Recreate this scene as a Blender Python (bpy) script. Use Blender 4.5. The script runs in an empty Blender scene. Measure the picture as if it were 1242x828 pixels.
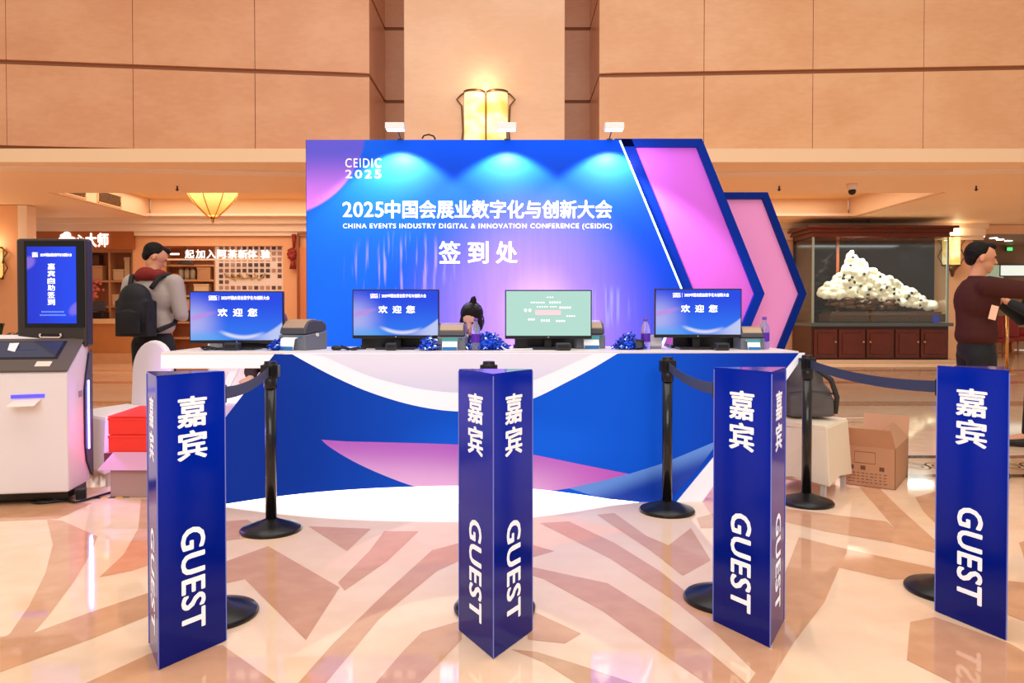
import bpy, bmesh, math, random
from mathutils import Vector, Matrix
random.seed(7)
PI = math.pi
C = bpy.context.scene.collection
sc = bpy.context.scene

# ------------------------------------------------------------------ camera
F = 900.0; HC = 1.22; PITCH = math.radians(1.0); SH = -20.3
cam_d = bpy.data.cameras.new('camera'); cam = bpy.data.objects.new('camera', cam_d); C.objects.link(cam)
cam.location = (0, 0, HC); cam.rotation_euler = (PI/2 - PITCH, 0, 0)
cam_d.sensor_width = 36.0; cam_d.lens = 36.0*F/1242.0; cam_d.shift_y = SH/1242.0
cam_d.clip_end = 200
sc.camera = cam
def ray(px, py):
    u = (px-621)/F; v = (414+SH-py)/F
    return Vector((u, math.cos(PITCH)+v*math.sin(PITCH), v*math.cos(PITCH)-math.sin(PITCH)))
def at(px, py, Y):
    """world point seen at photo position (px,py) on the vertical plane y=Y"""
    d = ray(px, py); return Vector((0, 0, HC)) + d*(Y/d.y)
def fl(px, py, z=0.0):
    d = ray(px, py); return Vector((0, 0, HC)) + d*((z-HC)/d.z)
def plane_at(px, py, p0, n):
    d = ray(px, py); o = Vector((0, 0, HC)); return o + d*((p0-o).dot(n)/d.dot(n))

# ------------------------------------------------------------------ materials
def lin(c):
    return tuple(((x/255)/12.92 if x/255 <= .04045 else ((x/255+.055)/1.055)**2.4) for x in c)+(1.0,)
MC = {}
def mat(name, col, rough=.5, metal=0., emit=0., ecol=None, spec=.5, var=0., vscale=3., trans=0., bump=0., bscale=40., ior=1.45, coat=0.):
    if name in MC: return MC[name]
    m = bpy.data.materials.new(name); m.use_nodes = True; nt = m.node_tree
    b = nt.nodes['Principled BSDF']; c = lin(col)
    b.inputs['Base Color'].default_value = c; b.inputs['Roughness'].default_value = rough
    b.inputs['Metallic'].default_value = metal; b.inputs['Specular IOR Level'].default_value = spec
    b.inputs['IOR'].default_value = ior; b.inputs['Transmission Weight'].default_value = trans
    b.inputs['Coat Weight'].default_value = coat; b.inputs['Coat Roughness'].default_value = .05
    if emit: b.inputs['Emission Color'].default_value = lin(ecol or col); b.inputs['Emission Strength'].default_value = emit
    g = nt.nodes.new('ShaderNodeNewGeometry')
    if var:
        n = nt.nodes.new('ShaderNodeTexNoise'); n.inputs['Scale'].default_value = vscale; n.inputs['Detail'].default_value = 5
        nt.links.new(g.outputs['Position'], n.inputs['Vector'])
        mx = nt.nodes.new('ShaderNodeMix'); mx.data_type = 'RGBA'
        mx.inputs[6].default_value = tuple(x*(1-var) for x in c[:3])+(1,); mx.inputs[7].default_value = tuple(min(1, x*(1+var)) for x in c[:3])+(1,)
        nt.links.new(n.outputs['Fac'], mx.inputs[0]); nt.links.new(mx.outputs[2], b.inputs['Base Color'])
    if bump:
        n = nt.nodes.new('ShaderNodeTexNoise'); n.inputs['Scale'].default_value = bscale; nt.links.new(g.outputs['Position'], n.inputs['Vector'])
        bp = nt.nodes.new('ShaderNodeBump'); bp.inputs['Strength'].default_value = bump; bp.inputs['Distance'].default_value = .02
        nt.links.new(n.outputs['Fac'], bp.inputs['Height']); nt.links.new(bp.outputs[0], b.inputs['Normal'])
    MC[name] = m; return m

class NG:
    """small node helper working in world position"""
    def __init__(s, name):
        s.m = bpy.data.materials.new(name); s.m.use_nodes = True; s.nt = s.m.node_tree; s.b = s.nt.nodes['Principled BSDF']
        g = s.nt.nodes.new('ShaderNodeNewGeometry'); sp = s.nt.nodes.new('ShaderNodeSeparateXYZ'); s.nt.links.new(g.outputs['Position'], sp.inputs[0])
        s.x, s.y, s.z = sp.outputs; s.pos = g.outputs['Position']; MC[name] = s.m
    def put(s, v, sock):
        if isinstance(v, (int, float)): sock.default_value = v
        else: s.nt.links.new(v, sock)
    def f(s, op, a, b=0., c=0.):
        n = s.nt.nodes.new('ShaderNodeMath'); n.operation = op
        s.put(a, n.inputs[0]); s.put(b, n.inputs[1]); s.put(c, n.inputs[2]); return n.outputs[0]
    def ramp(s, v, a, b, lo=0., hi=1.):
        n = s.nt.nodes.new('ShaderNodeMapRange'); n.interpolation_type = 'SMOOTHSTEP'
        s.put(v, n.inputs[0]); n.inputs[1].default_value = a; n.inputs[2].default_value = b; n.inputs[3].default_value = lo; n.inputs[4].default_value = hi
        return n.outputs[0]
    def mix(s, fac, a, b):
        n = s.nt.nodes.new('ShaderNodeMix'); n.data_type = 'RGBA'; s.put(fac, n.inputs[0])
        for v, k in ((a, 6), (b, 7)):
            if isinstance(v, tuple): n.inputs[k].default_value = lin(v)
            else: s.nt.links.new(v, n.inputs[k])
        return n.outputs[2]
    def ell(s, cx, cz, rx, rz, soft=.5, ang=0., X=None, Z=None):
        X = X or s.x; Z = Z or s.z
        dx = s.f('SUBTRACT', X, cx); dz = s.f('SUBTRACT', Z, cz); ca, sa = math.cos(ang), math.sin(ang)
        a = s.f('DIVIDE', s.f('ADD', s.f('MULTIPLY', dx, ca), s.f('MULTIPLY', dz, sa)), rx)
        b = s.f('DIVIDE', s.f('SUBTRACT', s.f('MULTIPLY', dz, ca), s.f('MULTIPLY', dx, sa)), rz)
        r = s.f('SQRT', s.f('ADD', s.f('MULTIPLY', a, a), s.f('MULTIPLY', b, b)))
        return s.ramp(r, 1.0, 1.0-soft)
    def noise(s, scale, sx=1, sy=1, sz=1, detail=3):
        mp = s.nt.nodes.new('ShaderNodeMapping'); mp.inputs['Scale'].default_value = (sx, sy, sz); s.nt.links.new(s.pos, mp.inputs[0])
        n = s.nt.nodes.new('ShaderNodeTexNoise'); n.inputs['Scale'].default_value = scale; n.inputs['Detail'].default_value = detail
        s.nt.links.new(mp.outputs[0], n.inputs['Vector']); return n.outputs['Fac']
    def out(s, col, rough=.4, emit=0., spec=.5):
        if isinstance(col, tuple): s.b.inputs['Base Color'].default_value = lin(col)
        else: s.nt.links.new(col, s.b.inputs['Base Color'])
        if emit:
            s.nt.links.new(col, s.b.inputs['Emission Color']) if not isinstance(col, tuple) else None
            s.put(emit, s.b.inputs['Emission Strength'])
        s.b.inputs['Roughness'].default_value = rough; s.b.inputs['Specular IOR Level'].default_value = spec; return s.m

# ------------------------------------------------------------------ mesh helpers
class MB:
    def __init__(s): s.bm = bmesh.new(); s.mi = 0
    def _m(s, faces):
        for f in faces: f.material_index = s.mi
    def box(s, c, size, rz=0, rx=0, ry=0, taper=1.0):
        M = Matrix.Translation(Vector(c)) @ Matrix.Rotation(rz, 4, 'Z') @ Matrix.Rotation(ry, 4, 'Y') @ Matrix.Rotation(rx, 4, 'X')
        vs = []
        for z in (-.5, .5):
            k = taper if z > 0 else 1
            for x, y in ((-.5, -.5), (.5, -.5), (.5, .5), (-.5, .5)): vs.append(s.bm.verts.new(M @ Vector((x*size[0]*k, y*size[1]*k, z*size[2]))))
        s._m([s.bm.faces.new([vs[i] for i in q]) for q in ((3, 2, 1, 0), (4, 5, 6, 7), (0, 1, 5, 4), (1, 2, 6, 5), (2, 3, 7, 6), (3, 0, 4, 7))]); return s
    def cyl(s, p0, p1, r0, r1=None, seg=20, caps=True):
        p0, p1 = Vector(p0), Vector(p1); r1 = r0 if r1 is None else r1; d = (p1-p0).normalized()
        a = d.orthogonal().normalized(); b = d.cross(a); R = []
        for p, r in ((p0, r0), (p1, r1)): R.append([s.bm.verts.new(p+(a*math.cos(2*PI*i/seg)+b*math.sin(2*PI*i/seg))*r) for i in range(seg)])
        fs = [s.bm.faces.new((R[0][i], R[0][(i+1) % seg], R[1][(i+1) % seg], R[1][i])) for i in range(seg)]
        for f in fs: f.smooth = True
        if caps: fs += [s.bm.faces.new(R[0][::-1]), s.bm.faces.new(R[1])]
        s._m(fs); return s
    def lathe(s, prof, c=(0, 0, 0), seg=32, a0=0., a1=2*PI, close=True):
        c = Vector(c); full = abs(a1-a0-2*PI) < 1e-6; n = seg if full else seg+1; rings = []
        for r, z in prof:
            if r < 1e-6: rings.append([s.bm.verts.new(c+Vector((0, 0, z)))])
            else: rings.append([s.bm.verts.new(c+Vector((r*math.cos(a0+(a1-a0)*i/seg), r*math.sin(a0+(a1-a0)*i/seg), z))) for i in range(n)])
        fs = []
        for A, B in zip(rings, rings[1:]):
            for i in range(seg):
                j = (i+1) % n
                if len(A) == 1 and len(B) == 1: continue
                if len(A) == 1: q = (A[0], B[j], B[i])
                elif len(B) == 1: q = (A[i], A[j], B[0])
                else: q = (A[i], A[j], B[j], B[i])
                f = s.bm.faces.new(q); f.smooth = True; fs.append(f)
        s._m(fs); return s
    def tube(s, pts, r, seg=8):
        pts = [Vector(p) for p in pts]; rings = []; prev = None
        for i, p in enumerate(pts):
            d = (pts[min(i+1, len(pts)-1)]-pts[max(i-1, 0)]).normalized()
            if prev is None: a = d.orthogonal().normalized()
            else: a = (prev-d*prev.dot(d)).normalized()
            prev = a; b = d.cross(a); rr = r[i] if isinstance(r, (list, tuple)) else r
            rings.append([s.bm.verts.new(p+(a*math.cos(2*PI*k/seg)+b*math.sin(2*PI*k/seg))*rr) for k in range(seg)])
        fs = []
        for A, B in zip(rings, rings[1:]):
            for k in range(seg): f = s.bm.faces.new((A[k], A[(k+1) % seg], B[(k+1) % seg], B[k])); f.smooth = True; fs.append(f)
        fs += [s.bm.faces.new(rings[0][::-1]), s.bm.faces.new(rings[-1])]; s._m(fs); return s
    def poly(s, pts):
        f = s.bm.faces.new([s.bm.verts.new(Vector(p)) for p in pts]); s._m([f]); return s
    def slab(s, pts, d):
        """extrude the polygon pts by vector d"""
        d = Vector(d); A = [s.bm.verts.new(Vector(p)) for p in pts]; B = [s.bm.verts.new(Vector(p)+d) for p in pts]; n = len(A)
        fs = [s.bm.faces.new(A[::-1]), s.bm.faces.new(B)]+[s.bm.faces.new((A[i], A[(i+1) % n], B[(i+1) % n], B[i])) for i in range(n)]
        s._m(fs); return s
    def sph(s, c, r, seg=16, rings=10, M=None):
        r = (r, r, r) if isinstance(r, (int, float)) else r
        T = Matrix.Translation(Vector(c)) @ (M or Matrix.Identity(4)) @ Matrix.Diagonal((r[0], r[1], r[2], 1))
        g = bmesh.ops.create_uvsphere(s.bm, u_segments=seg, v_segments=rings, radius=1, matrix=T)
        fs = {f for v in g['verts'] for f in v.link_faces}
        for f in fs: f.smooth = True
        s._m(fs); return s
    def cap(s, p0, p1, r0, r1=None, seg=16):
        r1 = r0 if r1 is None else r1
        s.sph(p0, r0, seg, 8); s.sph(p1, r1, seg, 8)
        if (Vector(p0)-Vector(p1)).length > 1e-4: s.cyl(p0, p1, r0, r1, seg)
        return s
    def build(s, name, mats, parent=None, bevel=0., loc=None, recalc=True):
        if recalc: bmesh.ops.recalc_face_normals(s.bm, faces=s.bm.faces)
        me = bpy.data.meshes.new(name); s.bm.to_mesh(me); s.bm.free()
        for m in (mats if isinstance(mats, (list, tuple)) else [mats]): me.materials.append(m)
        return link(name, me, parent, bevel, loc)
def pmat(p):
    M = p.matrix_basis
    return M if p.parent is None else pmat(p.parent) @ M
def link(name, me, parent=None, bevel=0., loc=None):
    o = bpy.data.objects.new(name, me); C.objects.link(o)
    if parent is not None: me.transform(pmat(parent).inverted()); o.parent = parent
    elif loc is not None: me.transform(Matrix.Translation(-Vector(loc))); o.location = loc
    if bevel: md = o.modifiers.new('bevel', 'BEVEL'); md.width = bevel; md.segments = 2; md.limit_method = 'ANGLE'
    return o
def thing(name, label, cat, loc=(0, 0, 0), rotz=0, group=None):
    o = bpy.data.objects.new(name, None); C.objects.link(o); o.empty_display_size = .1
    o.location = loc; o.rotation_euler = (0, 0, rotz); o['label'] = label; o['category'] = cat
    if group: o['group'] = group
    return o
def tag(o, label, cat, group=None, kind=None):
    o['label'] = label; o['category'] = cat
    if group: o['group'] = group
    if kind: o['kind'] = kind
    return o
def struct(o): o['kind'] = 'structure'; return o
def dup(root, loc, rotz, label=None):
    r = root.copy(); C.objects.link(r); r.location = loc; r.rotation_euler = (0, 0, rotz)
    if label: r['label'] = label
    for ch in list(root.children):
        c = ch.copy(); C.objects.link(c); c.parent = r
        for g in list(ch.children):
            d = g.copy(); C.objects.link(d); d.parent = c
    return r
TMP = bpy.data.scenes.new('tmp')
def baked(o):
    """the object's evaluated mesh"""
    with bpy.context.temp_override(scene=TMP, view_layer=TMP.view_layers[0]):
        dg = bpy.context.evaluated_depsgraph_get(); dg.update()
        return bpy.data.meshes.new_from_object(o.evaluated_get(dg))
def blob(name, mb, mats, parent=None, voxel=.01, smooth=4, loc=None):
    """one continuous skin around all the shapes in mb"""
    me = bpy.data.meshes.new(name); mb.bm.to_mesh(me); mb.bm.free()
    t = bpy.data.objects.new('t', me); TMP.collection.objects.link(t)
    r = t.modifiers.new('r', 'REMESH'); r.mode = 'VOXEL'; r.voxel_size = voxel; r.use_smooth_shade = True
    sm = t.modifiers.new('s', 'SMOOTH'); sm.factor = .5; sm.iterations = smooth
    m2 = baked(t); bpy.data.objects.remove(t); m2.name = name; m2.materials.clear()
    for m in (mats if isinstance(mats, (list, tuple)) else [mats]): m2.materials.append(m)
    return link(name, m2, parent, 0, loc)
def frame(c, x, y): x = Vector(x).normalized(); y = Vector(y).normalized(); return (Vector(c), x, y, x.cross(y).normalized())
def text(name, s, w, h, fr, m, parent, bold=.0, ext=.0006, spacing=1.0, rot=0, raise_=.001, stretch=True):
    """lettering s fitted into a w x h box centred on the frame (centre, right, up, out)"""
    cu = bpy.data.curves.new('txt', 'FONT'); cu.body = s; cu.size = 1; cu.space_character = spacing; cu.resolution_u = 3
    cu.align_x = 'LEFT'
    t = bpy.data.objects.new('t', cu); TMP.collection.objects.link(t)
    me = baked(t); bpy.data.objects.remove(t)
    if not me.vertices: return None
    xs = [v.co.x for v in me.vertices]; ys = [v.co.y for v in me.vertices]
    cx, cy = (min(xs)+max(xs))/2, (min(ys)+max(ys))/2; sx, sy = w/(max(xs)-min(xs)), h/(max(ys)-min(ys))
    if not stretch: sx = sy = min(sx, sy)
    c, X, Y, Z = fr
    if rot: ca, sa = math.cos(rot), math.sin(rot); X, Y = X*ca+Y*sa, Y*ca-X*sa
    bm = bmesh.new(); bm.from_mesh(me)
    if bold:      # thicken the strokes: shifted copies of the flat letters, each a hair higher
        src = [[tuple(v.co) for v in f.verts] for f in bm.faces]; k = bold*1.1
        for j, (ax, ay) in enumerate(((1, 0), (-1, 0), (0, .6), (0, -.6), (.7, .5), (-.7, -.5), (.7, -.5), (-.7, .5))):
            for f in src: bm.faces.new([bm.verts.new((p[0]+ax*k, p[1]+ay*k, (j+1)*.02)) for p in f])
    for v in bm.verts: v.co = c+X*((v.co.x-cx)*sx)+Y*((v.co.y-cy)*sy)+Z*(raise_+v.co.z*.001)
    me2 = bpy.data.meshes.new(name); bm.to_mesh(me2); bm.free(); me2.materials.append(m)
    return link(name, me2, parent)

# ------------------------------------------------------------------ palette
marbleL = NG('warm_marble_left')
def wallmat(name, c1, c2):
    g = NG(name); n1 = g.noise(.8, 1, 1, 1.6, 6); n2 = g.noise(6, 1, 1, 3, 6)
    v = g.ramp(g.f('ADD', g.f('MULTIPLY', n1, .7), g.f('MULTIPLY', n2, .3)), .35, .68)
    return g.out(g.mix(v, c1, c2), .28, 0, .4)
wall_l = wallmat('marble_left', (220, 158, 118), (231, 174, 134))
wall_r = wallmat('marble_right', (228, 170, 124), (239, 187, 143))
wall_c = wallmat('marble_pillar', (236, 188, 150), (244, 202, 168))
groove = mat('bronze_groove', (150, 92, 55), .5)
joint = mat('joint_line', (178, 120, 84), .6)
cream = mat('cream_moulding', (244, 220, 196), .5, var=.03)
plaster = mat('warm_plaster', (248, 212, 172), .6, var=.05, vscale=.7)
plaster2 = mat('tray_plaster', (250, 205, 150), .6, var=.05, vscale=.7)
plaster3 = mat('orange_wall', (236, 176, 128), .5, var=.05, vscale=1)
white = mat('white_print', (240, 238, 246), .45)
whitet = mat('white_letters', (250, 250, 255), .5, emit=.25)
blackp = mat('black_plastic', (16, 16, 19), .35)
blackm = mat('black_post', (22, 20, 20), .28, .3, coat=.4)
dkgrey = mat('dark_grey_plastic', (66, 64, 70), .4)
chrome = mat('chrome', (200, 200, 205), .2, 1.)
brass = mat('brass', (205, 160, 100), .25, 1.)

# ------------------------------------------------------------------ floor
def floor():
    g = NG('marble_light'); n = g.noise(1.2, 1, 1, 1, 8); n2 = g.noise(7, 1, 1, 1, 6)
    v = g.ramp(g.f('ADD', g.f('MULTIPLY', n, .6), g.f('MULTIPLY', n2, .4)), .38, .62)
    pk = g.ell(0.1, 4.2, 2.6, 2.2, .9, 0, g.x, g.y)  # pinkish reflection in front of the counter, painted into the marble colour
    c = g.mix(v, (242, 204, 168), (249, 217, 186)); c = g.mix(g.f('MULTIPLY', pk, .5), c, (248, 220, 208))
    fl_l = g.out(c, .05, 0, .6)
    g = NG('marble_brown'); n = g.noise(1.5, 1, 1, 1, 8); n2 = g.noise(9, 1, 1, 1, 6)
    v = g.ramp(g.f('ADD', g.f('MULTIPLY', n, .5), g.f('MULTIPLY', n2, .5)), .38, .62)
    pk = g.ell(0.1, 4.2, 2.6, 2.0, .9, 0, g.x, g.y)  # same pinkish reflection painted into the brown stone
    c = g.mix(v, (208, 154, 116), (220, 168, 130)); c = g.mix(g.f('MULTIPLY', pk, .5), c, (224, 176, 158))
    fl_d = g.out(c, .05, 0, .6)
    fl_k = mat('inlay_dark', (74, 48, 36), .1); fl_b = mat('inlay_border_beige', (205, 165, 125), .1)
    m = MB(); m.poly([(-14, -6, 0), (16, -6, 0), (16, 34, 0), (-14, 34, 0)]); m.mi = 1
    P = [
     # left of the first totem
     [(57, 630), (75, 631), (118, 650), (112, 668), (90, 705), (60, 745), (41, 767), (0, 793), (0, 776), (12, 768), (35, 735), (55, 695), (64, 660)],
     [(0, 772), (41, 767), (110, 742), (182, 718), (182, 746), (110, 775), (0, 815)],
     [(120, 700), (150, 672), (168, 640), (171, 605), (190, 606), (190, 682), (160, 692), (135, 697)],
     [(104, 828), (182, 792), (270, 782), (335, 828), (340, 840), (90, 840)],
     [(0, 603), (60, 609), (112, 610), (70, 629), (0, 632)],
     # right of the first totem
     [(270, 632), (300, 630), (318, 640), (302, 652), (270, 656)],
     [(270, 682), (325, 662), (412, 712), (371, 776), (297, 702), (270, 708)],
     [(410, 706), (448, 668), (466, 644), (508, 644), (470, 680), (418, 716)],
     [(374, 638), (450, 641), (421, 668)],
     [(404, 780), (470, 716), (524, 667), (565, 656), (565, 676), (530, 692), (460, 750), (392, 832), (358, 832)],
     [(452, 832), (490, 788), (512, 766), (560, 752), (560, 775), (508, 830)],
     # right of the middle totem
     [(644, 660), (672, 668), (644, 676)],
     [(644, 687), (737, 707), (800, 746), (860, 790), (910, 832), (862, 832), (800, 790), (730, 740), (660, 702), (644, 697)],
     [(655, 634), (690, 632), (745, 658), (800, 692), (838, 722), (900, 768), (940, 790), (917, 816), (870, 770), (820, 730), (740, 677)],
     [(724, 624), (745, 622), (785, 650), (811, 661), (838, 640), (862, 679), (828, 698), (790, 668)],
     [(640, 738), (705, 768), (685, 780), (640, 775)],
     [(620, 787), (650, 790), (700, 805), (780, 832), (705, 832), (660, 803)],
     [(845, 628), (866, 622), (866, 640), (850, 640)],
     # right part
     [(900, 613), (965, 618), (1075, 632), (1085, 640), (1128, 658), (1134, 670), (1082, 658), (1000, 644), (950, 632), (905, 625)],
     [(1042, 590), (1065, 590), (1090, 615), (1140, 660), (1140, 670), (1085, 640)],
     [(969, 651), (1020, 664), (1140, 690), (1140, 702), (1080, 702), (1018, 688), (1000, 730), (962, 780), (930, 832), (905, 832), (935, 790), (950, 735), (950, 700)],
     [(1110, 603), (1140, 594), (1140, 640), (1120, 620)],
     [(1222, 704), (1260, 708), (1260, 760), (1222, 745)],
     [(1236, 658), (1260, 650), (1260, 690), (1242, 676)],
     [(1104, 754), (1134, 748), (1225, 780), (1260, 800), (1260, 840), (1180, 840), (1100, 800)],
    ]
    for k, q in enumerate(P):
        m.poly([fl(x, y, .0006+.00002*k) for x, y in q])
    # dark patterned border with scrolls
    m.mi = 3; m.poly([fl(880, 552, .0014), fl(1500, 552, .0014), fl(1500, 580, .0014), fl(880, 580, .0014)])
    m.mi = 2
    for y0, y1 in ((552, 555.5), (575, 578.5)):
        m.poly([fl(880, y0, .002), fl(1500, y0, .002), fl(1500, y1, .002), fl(880, y1, .002)])
    a = fl(1060, 565, .0022)
    for i in range(60):
        c = a+Vector((-1.0+i*.19, 0, 0))
        for s_ in (0, .07):
            pts = []
            for k in range(13):
                t = k/12*PI*1.6+(PI if i % 2 else 0); r = .085-s_*.6
                pts.append((c.x+math.cos(t)*r*1.1, c.y+math.sin(t)*r*1.5))
            for p, q in zip(pts, pts[1:]):
                d = (Vector(q)-Vector(p)); n = Vector((-d.y, d.x)).normalized()*.008
                m.poly([(p[0]+n.x, p[1]+n.y, a.z), (q[0]+n.x, q[1]+n.y, a.z), (q[0]-n.x, q[1]-n.y, a.z), (p[0]-n.x, p[1]-n.y, a.z)])
    # far bands across the lobby
    m.mi = 1
    for y0, y1 in ((9.6, 10.1), (12.6, 13.0), (15.2, 15.6)):
        m.poly([(-14, y0, .0006), (16, y0, .0006), (16, y1, .0006), (-14, y1, .0006)])
    for p in m.bm.faces:
        p.normal_update()
        if p.normal.z < 0: p.normal_flip()
    o = m.build('floor', [fl_l, fl_d, fl_k, fl_b], recalc=False); struct(o)
floor()

# ------------------------------------------------------------------ upper walls
ZG = [3.43, 3.72, 5.02, 6.33, 7.64, 8.95]      # heights of the grooves
def panel_wall(name, A, B, y_mat, n_first, pw, zlist=ZG):
    """stone panels from plan point A to B; first joint n_first from A"""
    A = Vector(A); B = Vector(B); d = (B-A); L = d.length; d.normalize(); n = Vector((-d.y, d.x, 0));
    if n.y < 0: n = -n
    m = MB(); m.mi = 1
    def rect(s0, s1, z0, z1, back, thick):
        p = A+d*s0+n*back; q = A+d*s1+n*back
        m.slab([(p.x, p.y, z0), (q.x, q.y, z0), (q.x, q.y, z1), (p.x, p.y, z1)], n*thick)
    rect(0, L, 3.66, 9.0, .05, .25)
    m.mi = 0
    cuts = [0]; s = n_first
    while s < L-.05: cuts.append(s); s += pw
    cuts.append(L)
    for z0, z1 in zip(zlist[1:], zlist[2:]):
        for a, b in zip(cuts, cuts[1:]): rect(a+(.004 if a else 0), b-(.004 if b < L else 0), z0+.035, z1-.035, 0, .06)
    o = m.build(name, [y_mat, groove], bevel=.004); return struct(o)
YW = 12.0
LA = at(448, 100, YW); LA.z = 0; LB = at(-140, 100, 11.15); LB.z = 0
RA = at(727, 100, YW); RA.z = 0; RB = at(1400, 100, 11.5); RB.z = 0
panel_wall('wall_left', LA, LB, wall_l, 1.78, 1.83)
panel_wall('wall_right', RA, RB, wall_r, 1.66, 1.70)
# fascia mouldings
def fascia(name, A, B):
    d = (B-A).normalized(); n = Vector((-d.y, d.x, 0)); n = n if n.y > 0 else -n
    m = MB()
    for z0, z1, out_ in ((3.43, 3.47, .03), (3.47, 3.64, .05), (3.64, 3.70, .02)):
        p = A-n*out_; q = B-n*out_; m.slab([(p.x, p.y, z0), (q.x, q.y, z0), (q.x, q.y, z1), (p.x, p.y, z1)], n*(.35+out_))
    return struct(m.build(name, cream, bevel=.006))
fascia('trim_1', LA, LB); fascia('trim_2', RA, RB)
# recess walls with the central pillar
m = MB(); yb = 13.5
def vwall(m, p, q, z0, z1): m.poly([(p[0], p[1], z0), (q[0], q[1], z0), (q[0], q[1], z1), (p[0], p[1], z1)])
pl = at(490, 100, 11.8).x; pr = at(685, 100, 11.8).x
for zi, (z0, z1) in enumerate(zip([0]+ZG[2:-1], ZG[2:])):
    g0, g1 = (z0+.03 if z0 else 0), z1-.03
    m.mi = 0
    m.slab([(LA.x, YW, g0), (LA.x, yb, g0), (LA.x, yb, g1), (LA.x, YW, g1)], (-.2, 0, 0))
    m.slab([(RA.x, YW, g0), (RA.x, yb, g0), (RA.x, yb, g1), (RA.x, YW, g1)], (.2, 0, 0))
    m.slab([(LA.x, yb, g0), (pl+.1, yb, g0), (pl+.1, yb, g1), (LA.x, yb, g1)], (0, .2, 0))
    m.slab([(RA.x, yb, g0), (pr-.1, yb, g0), (pr-.1, yb, g1), (RA.x, yb, g1)], (0, .2, 0))
m.mi = 1
for a, b in ((LA.x-.2, pl+.1), (pr-.1, RA.x+.2)): m.slab([(a, yb+.04, 0), (b, yb+.04, 0), (b, yb+.04, 9), (a, yb+.04, 9)], (0, .25, 0))
m.slab([(LA.x-.04, YW+.05, 3.4), (LA.x-.04, yb, 3.4), (LA.x-.04, yb, 9), (LA.x-.04, YW+.05, 9)], (-.2, 0, 0))
m.slab([(RA.x+.04, YW+.05, 3.4), (RA.x+.04, yb, 3.4), (RA.x+.04, yb, 9), (RA.x+.04, YW+.05, 9)], (.2, 0, 0))
rec = wallmat('marble_recess', (214, 160, 126), (224, 174, 140))
struct(m.build('wall_recess', [rec, groove]))
m = MB(); m.box(((pl+pr)/2, 12.5, 4.5), (pr-pl, 1.4, 9.0)); m.mi = 1
struct(m.build('wall_pillar', [wall_c, joint], bevel=.01))

# ------------------------------------------------------------------ lower lobby ceiling
m = MB()
m.box((1, 12.5, 3.55), (32, 2.8, .2))                    # soffit beam behind the fascia
m.box((-12.15, 17.5, 3.55), (6.9, 7.2, .2)); m.box((12.5, 17.5, 3.55), (8.8, 7.2, .2))
m.box((-.3, 19.4, 3.55), (16.8, 3.4, .2)); m.box((1, 23, 3.58), (32, 3.8, .2))
m.mi = 1; m.box((-.3, 15.8, 3.95), (17.2, 4.2, .12))
m.mi = 0
for x in (-8.64, 8.04): m.box((x, 15.8, 3.69), (.11, 3.7, .46))
m.box((-.3, 13.96, 3.69), (16.5, .1, .46)); m.box((-.3, 17.65, 3.69), (16.5, .1, .46))
m.mi = 2; m.box((-.3, 17.5, 3.5), (16.7, .1, .06)); m.box((-.3, 14.05, 3.5), (16.7, .1, .06))
struct(m.build('ceiling', [plaster, plaster2, cream]))
# cornice along the far walls
m = MB()
for z0, z1, o_ in ((3.05, 3.15, .05), (3.15, 3.32, .12), (3.32, 3.45, .25)):
    m.box((-6, 17.95-o_/2, (z0+z1)/2), (13, o_, z1-z0)); m.box((8, 18.95-o_/2, (z0+z1)/2), (8, o_, z1-z0))
struct(m.build('trim_5', cream))

# far left wall with shop openings: world rectangles in the plane Y=18
YS = 18.0
def rect_at(m, x0, x1, y0, y1, Y, thick=.15):
    a = at(x0, y1, Y); b = at(x1, y0, Y)
    m.box(((a.x+b.x)/2, Y+thick/2, (a.z+b.z)/2), (abs(b.x-a.x), thick, abs(b.z-a.z)))
def zat(py, Y): return at(621, py, Y).z
m = MB(); xl = lambda px: at(px, 300, YS).x
def span(px0, px1, z0, z1, Y=YS, th=.2): m.box(((at(px0, 300, Y).x+at(px1, 300, Y).x)/2, Y+th/2, (z0+z1)/2), (abs(at(px1, 300, Y).x-at(px0, 300, Y).x), th, z1-z0))
span(161, 197, 0, 3.44); span(197, 343, zat(298, YS), 3.44); span(343, 480, 0, 3.44); span(34, 161, zat(278, YS), 3.44)
struct(m.build('wall_back', plaster3))
m = MB(); span(-60, 22, 0, 3.44, 15.5); m.mi = 1; span(22, 33, 0, 3.44, 15.5, .3); struct(m.build('wall_side', [plaster3, cream]))
m = MB(); span(-60, 500, 0, 3.44, YS+2.0); struct(m.build('wall_shop', mat('shop_back', (222, 158, 112), .6, var=.1)))
# brown shop fascia with glowing letters
t = thing('shop_sign', 'brown shop fascia with glowing white Chinese lettering above left shop', 'sign', (xl(97), YS-.1, zat(302, YS)))
m = MB(); rect_at(m, 34, 161, 277, 302, YS-.16, .12); m.build('sign_board', mat('brown_board', (172, 98, 48), .5, var=.1), t)
glow = mat('glow_white', (255, 250, 245), .5, emit=2)
text('lettering', '大师', at(131, 290, YS).x-at(104, 290, YS).x, zat(283, YS)-zat(299, YS), frame(at(117.5, 291, YS-.18), (1, 0, 0), (0, 0, 1)), glow, t, bold=.03)
text('lettering', '心', at(104, 290, YS).x-at(92, 290, YS).x, zat(285, YS)-zat(297, YS), frame(at(97, 291, YS-.18), (1, 0, 0), (0, 0, 1)), glow, t, bold=.03)
m = MB()
for px, py, r in ((75, 291, .09), (81, 285, .1), (87, 291, .1), (80, 291, .11), (76, 286, .06)): m.sph(at(px, py, YS-.18), (r, .03, r*.8))
m.build('emblem', glow, t)
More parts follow.
